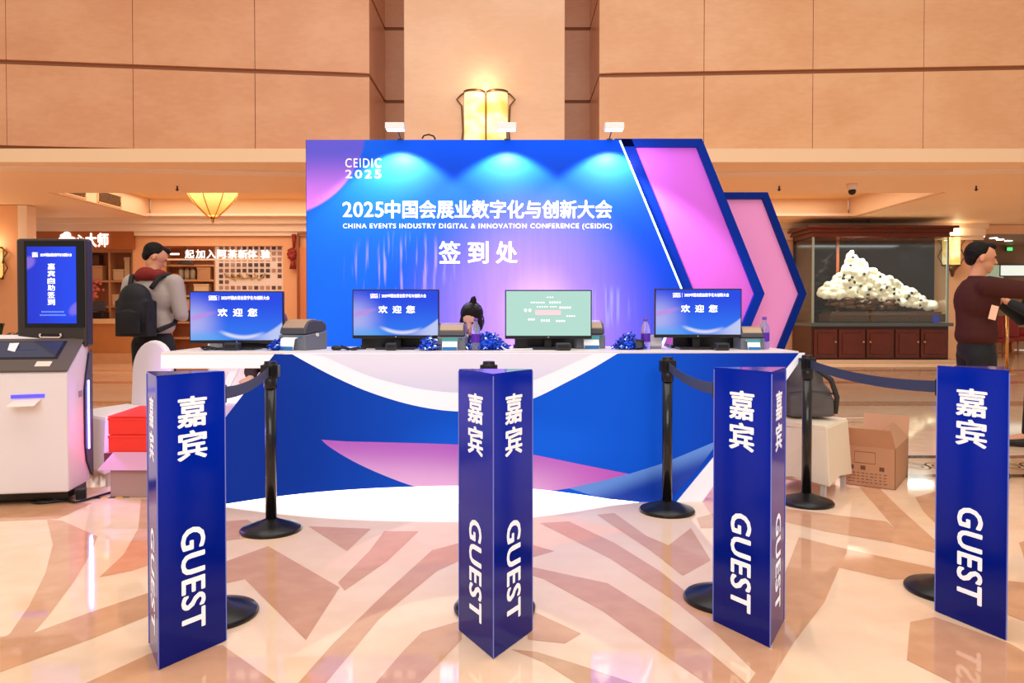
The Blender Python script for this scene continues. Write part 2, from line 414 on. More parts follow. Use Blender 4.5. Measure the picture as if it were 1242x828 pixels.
# second sign
t = thing('shop_sign', 'glowing white Chinese slogan letters fixed above the tea shop shelves', 'sign', (xl(270), YS-.1, zat(316, YS)))
m = MB(); rect_at(m, 200, 330, 313.5, 315.5, YS-.1, .04); m.build('rail', cream, t)
for ch, px in zip('一起加入阿茶新体验', (212, 230, 243, 256, 269, 282, 294.5, 306, 322)):
    h = 10 if ch != '一' else 1.6
    text('lettering', ch, at(px+5.3, 300, YS).x-at(px-5.3, 300, YS).x, (zat(308-h/2, YS)-zat(308+h/2, YS)), frame(at(px, 308, YS-.14), (1, 0, 0), (0, 0, 1)), glow, t, bold=.018)

# shop shelving
wood = mat('light_wood', (214, 158, 110), .5, var=.1, vscale=6); woodd = mat('shelf_wood', (176, 112, 70), .5, var=.15, vscale=6)
SHZ = []
def shelf_unit(x0, x1, ys, y0, y1, label, ncol=1):
    a = at(x0, y1, YS+.5); b = at(x1, y0, YS+.5); t = thing('shelf_unit', label, 'shelf', ((a.x+b.x)/2, YS+.5, 0))
    m = MB()
    for k in range(ncol+1): m.box((a.x+(b.x-a.x)*k/ncol, YS+.65, (a.z+b.z)/2), (.05, .35, b.z-a.z))
    m.build('upright', wood, t)
    m = MB(); m.box(((a.x+b.x)/2, YS+.84, (a.z+b.z)/2), (b.x-a.x, .03, b.z-a.z)); m.build('back_panel', woodd, t)
    for y in ys:
        SHZ.append(zat(y, YS+.5)+.026)
        m = MB(); m.box(((a.x+b.x)/2, YS+.65, zat(y, YS+.5)), (b.x-a.x-.05, .34, .05)); m.build('shelf_board', wood, t)
    return t
shelf_unit(200, 261, [322, 340, 359, 375, 391, 410], 300, 437, 'wooden display shelves stocked with tea boxes behind the tea shop opening')
shelf_unit(106, 161, [305, 341, 372], 303, 386, 'wooden wall shelves behind the left shop counter', 2)
GB = 'packages on the shop shelves'
bc = [mat('box_orange', (222, 120, 74), .5), mat('box_cream', (238, 205, 160), .5), mat('box_brown', (150, 95, 60), .5), mat('box_tan', (218, 165, 118), .5), mat('box_dark', (96, 58, 40), .5), mat('box_red', (190, 70, 50), .5), mat('jar_glass', (200, 190, 160), .2)]
def pack(x0, x1, y0, y1, mi, label, Y=YS+.53, name='gift_box'):
    a = at(x0, y1, Y); b = at(x1, y0, Y); zz = min([z for z in SHZ if z > 0], key=lambda z: abs(z-a.z)); b.z += zz-a.z; a.z = zz; t = thing(name, label, 'box', ((a.x+b.x)/2, Y+.1, a.z), 0, GB)
    m = MB(); m.box(((a.x+b.x)/2, Y+.1, a.z+(b.z-a.z)*.42), (b.x-a.x, .2, (b.z-a.z)*.84)); m.build('box_body', bc[mi], t, bevel=.01)
    m = MB(); m.box(((a.x+b.x)/2, Y+.1, a.z+(b.z-a.z)*.92), (b.x-a.x+.02, .22, (b.z-a.z)*.16)); m.build('lid', bc[mi], t, bevel=.01)
pack(208, 216, 331, 339.3, 0, 'orange tea box on the upper shelf behind the backpack man')
pack(239, 255, 323.5, 339.3, 3, 'large tan gift box at the right end of the upper tea shelf')
pack(209, 222, 345, 358.5, 1, 'cream gift box on the middle tea shelf, left one')
pack(235, 253, 345, 358.5, 1, 'cream gift box on the middle tea shelf, right one')
pack(223, 231, 363, 374, 3, 'small tan box on the lower tea shelf beside white paper')
pack(206, 215, 379, 390, 4, 'dark brown box on the lowest tea shelf')
pack(219, 228, 378, 390, 4, 'dark box next to another on the lowest tea shelf')
for i, px in enumerate((220, 227, 234)):
    c = at(px, 339.2, YS+.6); c.z = min(SHZ, key=lambda z: abs(z-c.z)); t = thing('tea_jar', ['leftmost','middle','rightmost'][i]+' of three round tea jars on the upper tea shelf', 'jar', c, 0, 'tea jars')
    m = MB(); m.lathe([(0, 0), (.06, 0), (.065, .22), (.04, .25), (0, .25)], c, 16); m.build('jar_body', bc[6], t)
    m = MB(); m.lathe([(0, .25), (.045, .25), (.045, .3), (0, .3)], c, 16); m.build('lid', bc[2], t)
for i, (x0, x1, y0, y1, mi) in enumerate(((137, 150, 327, 340.5, 1), (151, 157, 312, 340, 1), (136, 147, 357, 371, 1), (110, 124, 322, 340, 3), (110, 120, 308, 320, 4))):
    pack(x0, x1, y0, y1, mi, ['cream package at the centre of the left shop shelf', 'tall pale package at the right of the left shop shelf', 'cream package low on the left shop shelf', 'tan package on the left shop shelf behind the kiosk', 'small dark package high in the left shop'][i])
# pink blossom arrangement and dark till on the counter
c = at(113, 372, YS+.1); t = thing('flower_arrangement', 'pink blossoms in a vase beside the kiosk in the left shop', 'flowers', (c.x, YS+.1, zat(386, YS)))
m = MB(); m.lathe([(0, 0), (.09, 0), (.12, .15), (.06, .3), (.07, .34)], (c.x, YS+.1, zat(386, YS)), 16); m.build('vase', mat('vase', (190, 150, 120), .3), t)
m = MB()
for i in range(46):
    a = random.uniform(0, 2*PI); r = random.uniform(0, .26); z = random.uniform(.35, 1.0); m.sph((c.x+r*math.cos(a), YS+.1+r*.4*math.sin(a), zat(386, YS)+z), random.uniform(.03, .05), 8, 6)
m.build('blossom', mat('pink_blossom', (214, 120, 104), .6), t)
# counters of the shops
def counter(x0, x1, ytop, label, Y=YS-.55):
    a = at(x0, 300, Y).x; b = at(x1, 300, Y).x; z = zat(ytop, Y); t = thing('shop_counter', label, 'counter', ((a+b)/2, Y+.3, 0))
    m = MB(); m.box(((a+b)/2, Y+.3, z/2-.04), (b-a, .5, z-.08)); m.build('counter_body', mat('counter_wood', (196, 128, 70), .4, var=.12), t, bevel=.01)
    m = MB(); m.box(((a+b)/2, Y+.28, z-.05), (b-a+.1, .6, .12)); m.build('counter_top', mat('counter_top', (232, 190, 140), .3), t, bevel=.01)
    m = MB(); m.box(((a+b)/2, Y+.03, .12), (b-a+.04, .1, .24)); m.build('plinth', wood, t)
counter(-20, 196, 387, 'long beige topped wooden counter of the left shop')
c = at(120, 386.5, YS-.4)
t = thing('cash_register', 'dark till standing on the left shop counter', 'till', (c.x, YS-.4, c.z+.005))
m = MB(); m.box((c.x, YS-.4, c.z+.085), (.34, .3, .16)); m.build('till_base', blackp, t, bevel=.01)
m = MB(); m.box((c.x, YS-.38, c.z+.3), (.3, .05, .25), rx=-.2); m.build('till_screen', dkgrey, t, bevel=.01)
# photo wall of the tea shop
g = NG('photo_wall'); 
t = thing('photo_board', 'white wall board covered with rows of small square photos in the tea shop', 'board', (xl(302), YS+.3, zat(400, YS)))
m = MB(); rect_at(m, 262, 345, 297, 438.5, YS+.3, .04); m.build('backing', mat('board_white', (236, 214, 196), .5, emit=.15), t)
cols = [mat('photo_a', (96, 66, 58), .5), mat('photo_b', (150, 108, 88), .5), mat('photo_c', (190, 150, 128), .5)]
for r in range(8):
    for k in range(11):
        px = 268+k*7.1; py = 300.5+r*6.9
        if (r in (3, 5, 6) and k > 1 and random.random() < .45) or (r == 6 and k > 1): continue
        pm = random.choice((0, 0, 1, 1, 2)) if r not in (1, 2) else 2
        m = MB(); rect_at(m, px-2.3, px+2.3, py-2.2, py+2.2, YS+.285, .012); m.build('photo', cols[pm], t)
m = MB()
for i in range(5):
    x0 = 272+i*9; m.tube([at(x0, 332, YS+.27), at(x0+6, 336+i, YS+.26), at(x0+14, 340-2*i, YS+.27)], .02, 6)
m.build('branch', mat('branch_ochre', (200, 160, 90), .6), t)
# pendant lamp shade in the tea shop
c = at(225, 318, YS+.22); t = thing('pendant_lamp', 'small dark pendant lamp over the tea shop shelves', 'lamp', c)
m = MB(); m.lathe([(0, .1), (.05, .1), (.2, -.03), (.2, -.05), (0, -.05)], c, 20); m.build('lamp_shade', dkgrey, t)
m = MB(); m.cyl(c+Vector((0, 0, .09)), (c.x, c.y, 3.0), .012, seg=8); m.build('cord', dkgrey, t)
# door frame and hanging red ornament right of the tea shop
t = thing('panel_door', 'narrow orange wooden door left of the blue backdrop', 'door', (xl(380), YS-.1, 0))
m = MB(); rect_at(m, 362, 372.5, 300, 440, YS-.08, .08); m.build('door_leaf', mat('door_orange', (220, 138, 88), .4), t)
m = MB(); rect_at(m, 360.5, 362.2, 284, 440, YS-.12, .1); rect_at(m, 360.5, 396, 282, 285, YS-.12, .1); m.build('door_frame', mat('door_frame', (160, 84, 46), .4), t)
c = at(354, 290, YS-.1); t = thing('hanging_ornament', 'red knotted hanging ornament beside the orange door', 'ornament', c)
red = mat('silk_red', (150, 36, 24), .5)
m = MB(); m.cyl(c+Vector((.05, 0, .12)), c+Vector((.05, 0, -.22)), .055, .03, 10); m.build('tassel_cord', red, t)
m = MB(); zc = at(354, 308, YS-.1)
for i in range(8): a = i*PI/4; m.cyl(zc, zc+Vector((math.cos(a)*.11, 0, math.sin(a)*.15)), .055, .04, 8)
m.build('knot', red, t)
m = MB(); zc = at(355, 316, YS-.1); m.cyl(zc, zc+Vector((0, 0, -.2)), .05, .08, 10); m.build('tassel', red, t)

# right far wall
YR = 19.0
m = MB()
def spanr(px0, px1, z0, z1, Y=YR, th=.2): m.box(((at(px0, 300, Y).x+at(px1, 300, Y).x)/2, Y+th/2, (z0+z1)/2), (abs(at(px1, 300, Y).x-at(px0, 300, Y).x), th, z1-z0))
spanr(480, 976, 0, 3.44); spanr(1118, 1180, 0, 3.44)
spanr(976, 1118, zat(276, YR), 3.44, YR+.01)
m.mi = 2; spanr(970, 1125, 0, 3.4, YR+1.9)
m.mi = 3; spanr(1150, 1420, 0, 3.4, YR+5); m.mi = 3; m.box((at(1300, 300, YR).x, YR+2.75, 3.40), (6, 4.4, .08))
m.mi = 0; spanr(1180, 1420, zat(283, YR), 3.44)
m.mi = 1; spanr(975, 981, 0, zat(276, YR), YR-.12, .1)
struct(m.build('wall_far', [mat('wall_warm_cream', (238, 190, 148), .5, var=.04), cream, mat('alcove_dark', (44, 30, 28), .35), mat('far_room', (150, 110, 78), .5, var=.2, vscale=.5)]))
# lights, screen and exit light in the far room
G = 'downlights of the far right room'
for i, (px, py) in enumerate(((1189, 294), (1205, 300), (1213, 291), (1223, 294))):
    d = at(px, py, YR+2+i*.4)
    t = thing('downlight', ['small glowing downlight above the head of the man in brown', 'small glowing downlight nearest his forehead', 'small downlight deeper in the far right room ceiling', 'rightmost small downlight in the far right room ceiling'][i], 'light', (d.x, d.y, 3.3), 0, G)
    m = MB(); m.cyl((d.x, d.y, 3.34), (d.x, d.y, 3.37), .13, seg=20); m.build('trim_ring', chrome, t)
    m = MB(); m.cyl((d.x, d.y, 3.33), (d.x, d.y, 3.339), .1, seg=20); m.build('lamp_disc', mat('lampdisc', (255, 240, 220), .5, emit=12), t)
t = thing('exit_light', 'tiny green glowing exit light on the far right room wall', 'sign', at(1224, 302, YR+4.8))
c = at(1224, 302, YR+4.85); m = MB(); m.box(c, (.22, .05, .14)); m.build('housing', dkgrey, t)
m = MB(); m.box(c+Vector((0, -.03, 0)), (.16, .02, .1)); m.build('lit_face', mat('green_lit', (60, 200, 90), .5, emit=3), t)
c = at(1227, 328, YR+4.7); t = thing('bright_screen', 'pale glowing screen on the wall behind the man in brown', 'screen', c)
m = MB(); m.box(c, (.82, .06, .4)); m.build('screen_frame', dkgrey, t, bevel=.01)
m = MB(); m.box(c+Vector((0, -.04, 0)), (.74, .02, .32)); m.build('display', mat('pale_screen', (215, 225, 215), .5, emit=1.0), t)
c = at(1206, 331, YR+4.7); t = thing('wall_window', 'pale green lit glass pane beside the bright screen', 'window', c)
m = MB(); m.box(c, (.55, .05, .5)); m.build('pane', mat('pale_green', (170, 190, 160), .4, emit=.5), t)
# red chairs and table in the far room
rc = mat('red_upholstery', (150, 38, 22), .5)
for i, px in enumerate((1213, 1232)):
    b = at(px, 400, YR+.9+i*.9); b.z = 0
    t = thing('dining_chair', ['red upholstered chair just right of the man in brown', 'red upholstered chair near the right edge behind the brass post'][i], 'chair', b, .3, 'red chairs of the far room')
    X = b.x; Y = b.y
    m = MB(); m.box((X, Y, .45), (.46, .46, .1)); m.build('seat', rc, t, bevel=.03)
    m = MB(); m.box((X, Y+.22, .8), (.44, .07, .62), rx=-.08); m.build('backrest', rc, t, bevel=.03)
    for sx in (-.19, .19):
        for sy in (-.19, .19): m = MB(); m.cyl((X+sx, Y+sy, .42), (X+sx*1.15, Y+sy*1.15, 0), .025, .018, 8); m.build('leg', woodd, t)
b = at(1226, 400, YR+2.8); b.z = 0
t = thing('round_table', 'round table with red cloth behind the red chairs', 'table', b)
m = MB(); m.lathe([(0, .76), (.7, .76), (.72, .73), (.74, .5), (.70, .5)], b, 32); m.build('tablecloth', rc, t)
m = MB(); m.lathe([(0, .7), (.05, .7), (.05, .05), (.3, .02), (.3, 0), (0, 0)], b, 16); m.build('pedestal', woodd, t)

# display case with jade carving
YC = 17.6
mah = mat('mahogany', (96, 36, 20), .25, var=.25, vscale=4); mahd = mat('mahogany_dark', (62, 24, 16), .3, var=.2)
def wx(px, Y=YC): return at(px, 300, Y).x
t = thing('display_cabinet', 'large mahogany and glass display cabinet holding a white stone carving', 'cabinet', (wx(1065), YC+.6, 0))
zt = zat(395, YC); zb = zat(437, YC)*0+0.0
x0, x1 = wx(986), wx(1153)
plz = max(.02, zat(436, YC))
m = MB(); m.box(((x0+x1)/2, YC+.65, (zt+plz)/2), (x1-x0, 1.2, zt-plz)); m.build('base_carcass', mahd, t, bevel=.01)
for i, (a, b) in enumerate(((988, 1017), (1018, 1051), (1052, 1086), (1087, 1117), (1118, 1151))):
    xa, xb = wx(a), wx(b); m = MB(); m.box(((xa+xb)/2, YC+.035, (zt+plz)/2-.02), (xb-xa-.02, .05, zt-plz-.12)); d = m.build('door', mah, t, bevel=.008)
    m = MB(); m.box(((xa+xb)/2, YC, (zt+plz)/2-.02), (xb-xa-.18, .03, zt-plz-.3)); m.build('door_panel', mah, d, bevel=.012)
    kx = xb-.07 if i in (0, 1, 3) else xa+.07
    m = MB(); m.cyl((kx, YC+.01, (zt+plz)/2+.02), (kx, YC-.05, (zt+plz)/2+.02), .018, .024, 12); m.build('knob', brass, d)
m = MB(); m.box(((x0+x1)/2, YC+.65, zt+.03), (x1-x0+.15, 1.35, .08)); m.build('glass_base_frame', mat('grey_metal', (96, 110, 112), .3, .6), t)
m = MB(); m.box(((x0+x1)/2, YC+.65, .02+plz/2-.02), (x1-x0+.5, 1.5, max(.04, plz))); m.build('plinth', mat('marble_plinth', (230, 205, 175), .2), t)
ztop = zat(283, YC); zt2 = zat(276, YC)
m = MB()
m.box(((x0+x1)/2, YC+.65, ztop-.02), (x1-x0, 1.25, .12)); m.box(((x0+x1)/2, YC+.65, ztop+.08), (x1-x0+.12, 1.35, .1)); m.box(((x0+x1)/2, YC+.65, ztop+.15), (x1-x0+.3, 1.5, .06))
m.build('cornice', mah, t, bevel=.015)
xr = wx(1133, YC+1.22)
m = MB(); m.box(((x0+xr)/2, YC+1.22, (zt+ztop)/2), (xr-x0, .04, ztop-zt)); m.build('back_panel', mat('case_back', (22, 15, 18), .12, spec=.3), t)
m = MB(); m.box((wx(1016, YC+1.19), YC+1.19, (zt+ztop)/2), (.07, .03, ztop-zt)); m.build('back_post', mat('copper_wood', (178, 92, 50), .3), t)
gm = bpy.data.materials.new('case_glass'); gm.use_nodes = True; nt = gm.node_tree; nt.nodes.remove(nt.nodes['Principled BSDF'])
tr = nt.nodes.new('ShaderNodeBsdfTransparent'); tr.inputs[0].default_value = (.93, .97, .96, 1); gl = nt.nodes.new('ShaderNodeBsdfGlossy'); gl.inputs['Roughness'].default_value = .03
mx = nt.nodes.new('ShaderNodeMixShader'); lw = nt.nodes.new('ShaderNodeLayerWeight'); lw.inputs[0].default_value = .5; fr_ = nt.nodes.new('ShaderNodeMath'); fr_.operation = 'MULTIPLY_ADD'; fr_.inputs[1].default_value = .18; fr_.inputs[2].default_value = .02; nt.links.new(lw.outputs['Facing'], fr_.inputs[0])
nt.links.new(fr_.outputs[0], mx.inputs[0]); nt.links.new(tr.outputs[0], mx.inputs[1]); nt.links.new(gl.outputs[0], mx.inputs[2]); nt.links.new(mx.outputs[0], nt.nodes['Material Output'].inputs[0])
for (cx, cy, sx, sy, nm) in (((x0+x1)/2, YC+.06, x1-x0-.04, .012, 'front'), (x0+.03, YC+.65, .012, 1.15, 's'), (x1-.03, YC+.65, .012, 1.15, 's')):
    m = MB(); m.box((cx, cy, (zt+.07+ztop-.09)/2), (sx, sy, ztop-zt-.17)); m.build('glass_pane', gm, t)
m = MB()
for x in (x0+.03, x1-.03): m.box((x, YC+.06, (zt+ztop)/2), (.05, .03, ztop-zt-.1))
m.build('edge_strip', mat('pale_strip', (150, 170, 165), .2), t)
# old cabinet behind
t = thing('dark_crate', 'dark timber header stored above the display cabinet', 'beam', (wx(1060), YC+1.2, ztop+.2))
m = MB(); m.box((wx(1065), YC+1.05, ztop+.21), (wx(1120)-wx(1012), .3, .06)); m.box((wx(1070), YC+1.05, ztop+.27), (wx(1112)-wx(1022), .24, .06)); m.build('board', mahd, t, bevel=.01)
# carving
YJ = YC+.55
t = thing('stone_carving', 'white jade carving of clustered peaks on a dark carved base inside the glass cabinet', 'sculpture', (wx(1063, YJ), YJ, zt+.07))
m = MB(); xa, xb = wx(1000, YJ), wx(1138, YJ); z0 = zt+.075
m.box(((xa+xb)/2, YJ, z0+.11), (xb-xa, .7, .2)); m.box(((xa+xb)/2, YJ, z0+.23), (xb-xa-.12, .6, .06)); m.build('carved_base', mat('carved_wood', (92, 62, 44), .5, var=.4, vscale=14, bump=.8, bscale=18), t, bevel=.02)
m = MB(); zz = z0+.26
for i in range(60): px = random.uniform(1006, 1078); c = at(px, random.uniform(362, 373), YJ); m.sph((c.x, YJ+random.uniform(-.2, .1), max(zz, c.z)), (random.uniform(.06, .16), .12, random.uniform(.04, .09)), 8, 6)
for i in range(40): px = random.uniform(1040, 1125); c = at(px, random.uniform(366, 375), YJ); m.sph((c.x, YJ+random.uniform(-.1, .1), max(zz, c.z)), (.14, .12, .07), 8, 6)
m.build('rock_bed', mat('rock_bed', (110, 78, 58), .4, var=.6, vscale=22), t)
top = [(992, 356), (1000, 346), (1010, 338), (1018, 332), (1024, 322), (1028, 310), (1033, 303), (1040, 309), (1046, 314), (1056, 325), (1066, 328), (1074, 334), (1086, 339), (1098, 345), (1108, 351), (1117, 355), (1122, 366), (1133, 366)]
bot = [(992, 359), (1010, 362), (1030, 360), (1045, 368), (1060, 362), (1080, 368), (1100, 372), (1120, 374), (1133, 372)]
def ip(L, x):
    for (a, b), (c, d) in zip(L, L[1:]):
        if a <= x <= c: return b+(d-b)*(x-a)/(c-a)
    return L[-1][1]
mj = MB()
for i in range(420):
    px = random.uniform(994, 1131); ty, by = ip(top, px)+2.2, ip(bot, px)-1; 
    if by <= ty: by = ty+1
    py = random.uniform(ty, by); c = at(px, py, YJ); r = random.uniform(.045, .11)*(.75 if py < 328 else 1)
    mj.sph((c.x, YJ-.16*(py-ty)/(by-ty+1)+random.uniform(-.08, .05), c.z), (r, r, r*random.uniform(.7, 1.1)), 8, 6)
for px, py, r in ((1033, 306, .06), (1031, 311, .1), (1036, 313, .09), (1030, 318, .12), (1040, 318, .11), (1035, 322, .15), (1047, 322, .12), (1027, 326, .13), (1060, 338, .2), (1030, 345, .3), (1080, 352, .2), (1045, 330, .2), (1014, 350, .2), (1100, 360, .15)):
    c = at(px, py, YJ+.1); mj.sph(c, r, 12, 8)
blob('jade_peaks', mj, mat('white_jade', (246, 240, 214), .25, emit=.14, var=.06, vscale=5), t, voxel=.02, smooth=0)  # stone given slight emission to look brighter inside the case
m = MB()
for i in range(26):
    px = random.uniform(1022, 1118); py = random.uniform(ip(top, px)+5, ip(bot, px)-3); c = at(px, py, YJ-.24); m.sph(c, (.045, .03, .03), 8, 5, Matrix.Rotation(random.uniform(0, 3), 4, 'Y'))
m.build('dark_leaf', mat('dark_leaf', (58, 60, 40), .5), t)
c = at(1135, 380, YC+.2); t = thing('blue_card', 'small blue card standing at the right end of the carving base', 'card', (c.x, YC+.2, zt+.07))
m = MB(); m.box((c.x, YC+.2, zt+.16), (.16, .02, .17), rx=-.1); m.build('card_face', mat('blue_card', (32, 50, 170), .4, emit=.3), t)

# sconces ------------------------------------------------------------
alab = NG('alabaster'); zz_ = alab.noise(2.2, 1, 1, 2, 4)
alm = alab.out(alab.mix(alab.ramp(zz_, .35, .7), (250, 196, 96), (255, 244, 200)), .4, .8)
def sconce(px0, px1, y0, y1, Yw, label, extra=0):
    a = at(px0, y1, Yw); b = at(px1, y0, Yw); w = (b.x-a.x)/2; cx = (a.x+b.x)/2; z0, z1 = a.z, b.z
    t = thing('wall_sconce', label, 'lamp', (cx, Yw, (z0+z1)/2))
    iron = mat('sconce_iron', (110, 80, 50), .4, .6)
    for s_ in (-1, 1):
        c = (cx+s_*w/2, Yw-.03, 0)
        m = MB(); m.lathe([(w*.44, z0), (w*.46, z0+.02), (w*.46, z1-.02), (w*.44, z1)], c, 20, PI, 2*PI); m.build('lamp_shade', alm, t)
        m = MB(); m.lathe([(w*.49, z1-.01), (w*.49, z1+.025), (w*.45, z1+.025)], c, 20, PI, 2*PI); m.lathe([(w*.49, z0-.02), (w*.49, z0+.02), (w*.45, z0+.02)], c, 20, PI, 2*PI); m.build('rim', iron, t)
        m = MB(); X = cx+s_*w
        m.tube([(X-s_*.02, Yw-.05, z1), (X+s_*.02, Yw-.05, z1-.02), (X+s_*.10, Yw-.05, z1-.1), (X+s_*.02, Yw-.05, z1-.2), (X, Yw-.05, (z0+z1)/2), (X+s_*.02, Yw-.05, z0+.4), (X+s_*.10, Yw-.05, z0+.22), (X+s_*.02, Yw-.05, z0+.08), (X-s_*.02, Yw-.05, z0)], .014, 6); m.build('bracket', iron, t)
    m = MB(); m.box((cx, Yw-.01, (z0+z1)/2), (w*1.9, .02, z1-z0)); m.build('back_plate', iron, t)
    m = MB(); m.lathe([(0, z0-.3), (.03, z0-.28), (.06, z0-.15), (w*.7, z0-.02), (0, z0)], (cx, Yw-.1, 0), 16); m.build('finial', iron, t)
    return (cx, Yw, z0, z1)
s1 = sconce(562, 617, 114, 205, 11.8, 'double alabaster wall sconce glowing on the central stone pillar')
s2 = sconce(1141, 1164, 287, 322, YR, 'glowing double alabaster sconce seen through the right end of the cabinet')
s3 = sconce(-22, 5, 301, 338, 15.5, 'glowing sconce at the far left edge behind the kiosk')
def point(loc, e, col, r=.15, nm='bulb'):
    l = bpy.data.lights.new(nm, 'POINT'); l.energy = e; l.color = col; l.shadow_soft_size = r; o = bpy.data.objects.new(nm, l); C.objects.link(o); o.location = loc; return o
WARM = (1, .74, .45)
for (cx, Yw, z0, z1), e in ((s1, 7), (s2, 9), (s3, 9)):
    point((cx, Yw-.28, z1+.12), e, WARM, .08)
# ceiling bowl lamp
YL = 15.4; c = at(258, 238, YL)
t = thing('ceiling_lamp', 'glowing amber fluted glass bowl lamp under the left ceiling', 'lamp', c)
m = MB(); n = 8; R0 = .53
for i in range(n):
    a0, a1 = 2*PI*i/n, 2*PI*(i+1)/n; pts = []
    for (r, z) in ((R0, .06), (R0*.82, -.08), (R0*.52, -.25), (R0*.22, -.40)): pts.append((r, z))
    for (ra, za), (rb, zb_) in zip(pts, pts[1:]):
        m.poly([(c.x+ra*math.cos(a0), YL+ra*math.sin(a0), c.z+za), (c.x+ra*math.cos(a1), YL+ra*math.sin(a1), c.z+za), (c.x+rb*math.cos(a1), YL+rb*math.sin(a1), c.z+zb_), (c.x+rb*math.cos(a0), YL+rb*math.sin(a0), c.z+zb_)])
ag = NG('amber_glass'); m.build('glass_bowl', ag.out(ag.mix(ag.ramp(ag.z, c.z-.4, c.z+.1), (235, 150, 70), (255, 226, 130)), .3, 1.3), t)
m = MB()
for i in range(n): a0 = 2*PI*i/n; m.tube([(c.x+r*math.cos(a0), YL+r*math.sin(a0), c.z+z) for r, z in ((R0, .07), (R0*.83, -.085), (R0*.53, -.255), (R0*.22, -.41), (.02, -.46))], .011, 6)
m.lathe([(0, -.56), (.02, -.54), (.035, -.5), (.02, -.46), (.05, -.43), (0, -.42)], c, 12); m.build('brass_frame', brass, t)
m = MB(); m.cyl((c.x, YL, c.z), (c.x, YL, 3.9), .03, seg=10); m.build('stem', brass, t)
for i in range(4): a0 = PI/4+PI/2*i; m = MB(); m.sph((c.x+.2*math.cos(a0), YL+.2*math.sin(a0), c.z+.02), .05, 10, 8); m.build('bulb', mat('bulbglow', (255, 240, 200), .5, emit=14), t)
point((c.x, YL, c.z-.15+.5), 40, WARM, .2)
# vents on the side of the tray
for k, (ya, yb_) in enumerate(((14.1, 14.95), (15.4, 16.3))):
    t = thing('ceiling_vent', ['dark air grille nearer the left edge under the ceiling', 'dark air grille closer to the amber ceiling lamp'][k], 'vent', (-8.58, (ya+yb_)/2, 3.6))
    m = MB(); m.box((-8.585, (ya+yb_)/2, 3.62), (.02, yb_-ya, .26)); m.build('backing', mat('vent_dark', (70, 44, 26), .6), t)
    m = MB()
    for i in range(14): m.box((-8.57, ya+(i+.5)*(yb_-ya)/14, 3.62), (.02, .014, .26), rx=.5)
    m.build('louvre', mat('vent_bronze', (150, 110, 70), .4), t)
    m = MB()
    for z in (3.495, 3.745): m.box((-8.57, (ya+yb_)/2, z), (.03, yb_-ya+.03, .02))
    for y in (ya, yb_): m.box((-8.57, y, 3.62), (.03, .02, .27))
    m.build('frame', plaster2, t)
# sprinklers
for px, py, lab in ((215, 232, 'tiny dark ceiling sprinkler left of the amber lamp'), (91, 257, 'tiny ceiling sprinkler above the brown shop fascia'), (296, 262, 'tiny ceiling sprinkler right of the amber lamp'), (945, 233, 'tiny ceiling sprinkler right of the pink chevron'), (1184, 231, 'tiny ceiling sprinkler above the man in brown'), (1054, 262, 'tiny ceiling sprinkler above the display cabinet')):
    Yp = 13.2 if py < 240 else 17.95
    zc = 3.45; p = at(px, py, Yp); t = thing('sprinkler', lab, 'sprinkler', (p.x, Yp, zc)); 
    m = MB(); m.cyl((p.x, Yp, zc+.02), (p.x, Yp, zc-.06), .015, seg=8); m.build('stem', dkgrey, t)
    m = MB(); m.cyl((p.x, Yp, zc-.06), (p.x, Yp, zc-.09), .035, .01, seg=10); m.build('deflector', dkgrey, t)
# dome camera
Yp = 13.0; p = at(1033, 219, Yp); t = thing('security_camera', 'small white dome security camera under the right soffit', 'camera', (p.x, Yp, 3.45))
m = MB(); m.lathe([(0, 3.48), (.09, 3.47), (.09, 3.36), (.07, 3.34), (0, 3.34)], (p.x, Yp, 0), 20); m.build('housing', mat('cam_white', (240, 225, 210), .4), t)
m = MB(); m.sph((p.x, Yp-.02, 3.32), .065, 16, 10); m.build('lens_dome', blackp, t)

# ------------------------------------------------------------------ backdrop
YB = 6.9
def bp(px, py, Y=YB): return at(px, py, Y)
g = NG('backdrop_print')
cx = lambda px, Y=YB: at(px, 300, Y).x
cz = lambda py, Y=YB: at(621, py, Y).z
base = g.mix(g.ramp(g.z, cz(160), cz(235)), (0, 78, 232), (14, 60, 180))
base = g.mix(g.ramp(g.x, cx(372), cx(560)), (20, 92, 205), base)
# purple lobe rising from the lower centre
lobe = g.ell(cx(645), cz(425), cx(645)-cx(458), cz(215)-cz(425), .95)
streak = g.noise(1.0, 22, 1, 1.6, 2)
rag = g.f('MULTIPLY', lobe, g.f('ADD', .85, g.f('MULTIPLY', streak, .3)))
base = g.mix(g.f('MINIMUM', rag, 1.0), base, (160, 128, 240))
core = g.ell(cx(655), cz(395), cx(655)-cx(590), cz(310)-cz(395), .9)
base = g.mix(g.f('MULTIPLY', core, .5), base, (205, 175, 250))
# pale streaks
sm = g.f('MULTIPLY', g.ramp(streak, .52, .68), g.ell(cx(485), cz(325), cx(570)-cx(485), cz(275)-cz(325), .6))
base = g.mix(g.f('MULTIPLY', sm, .45), base, (170, 150, 245))
sm2 = g.f('MULTIPLY', g.ramp(g.noise(1.0, 30, 1, 1.2, 2), .5, .66), g.ell(cx(735), cz(372), cx(775)-cx(735), cz(340)-cz(372), .6))
base = g.mix(g.f('MULTIPLY', sm2, .4), base, (140, 160, 250))
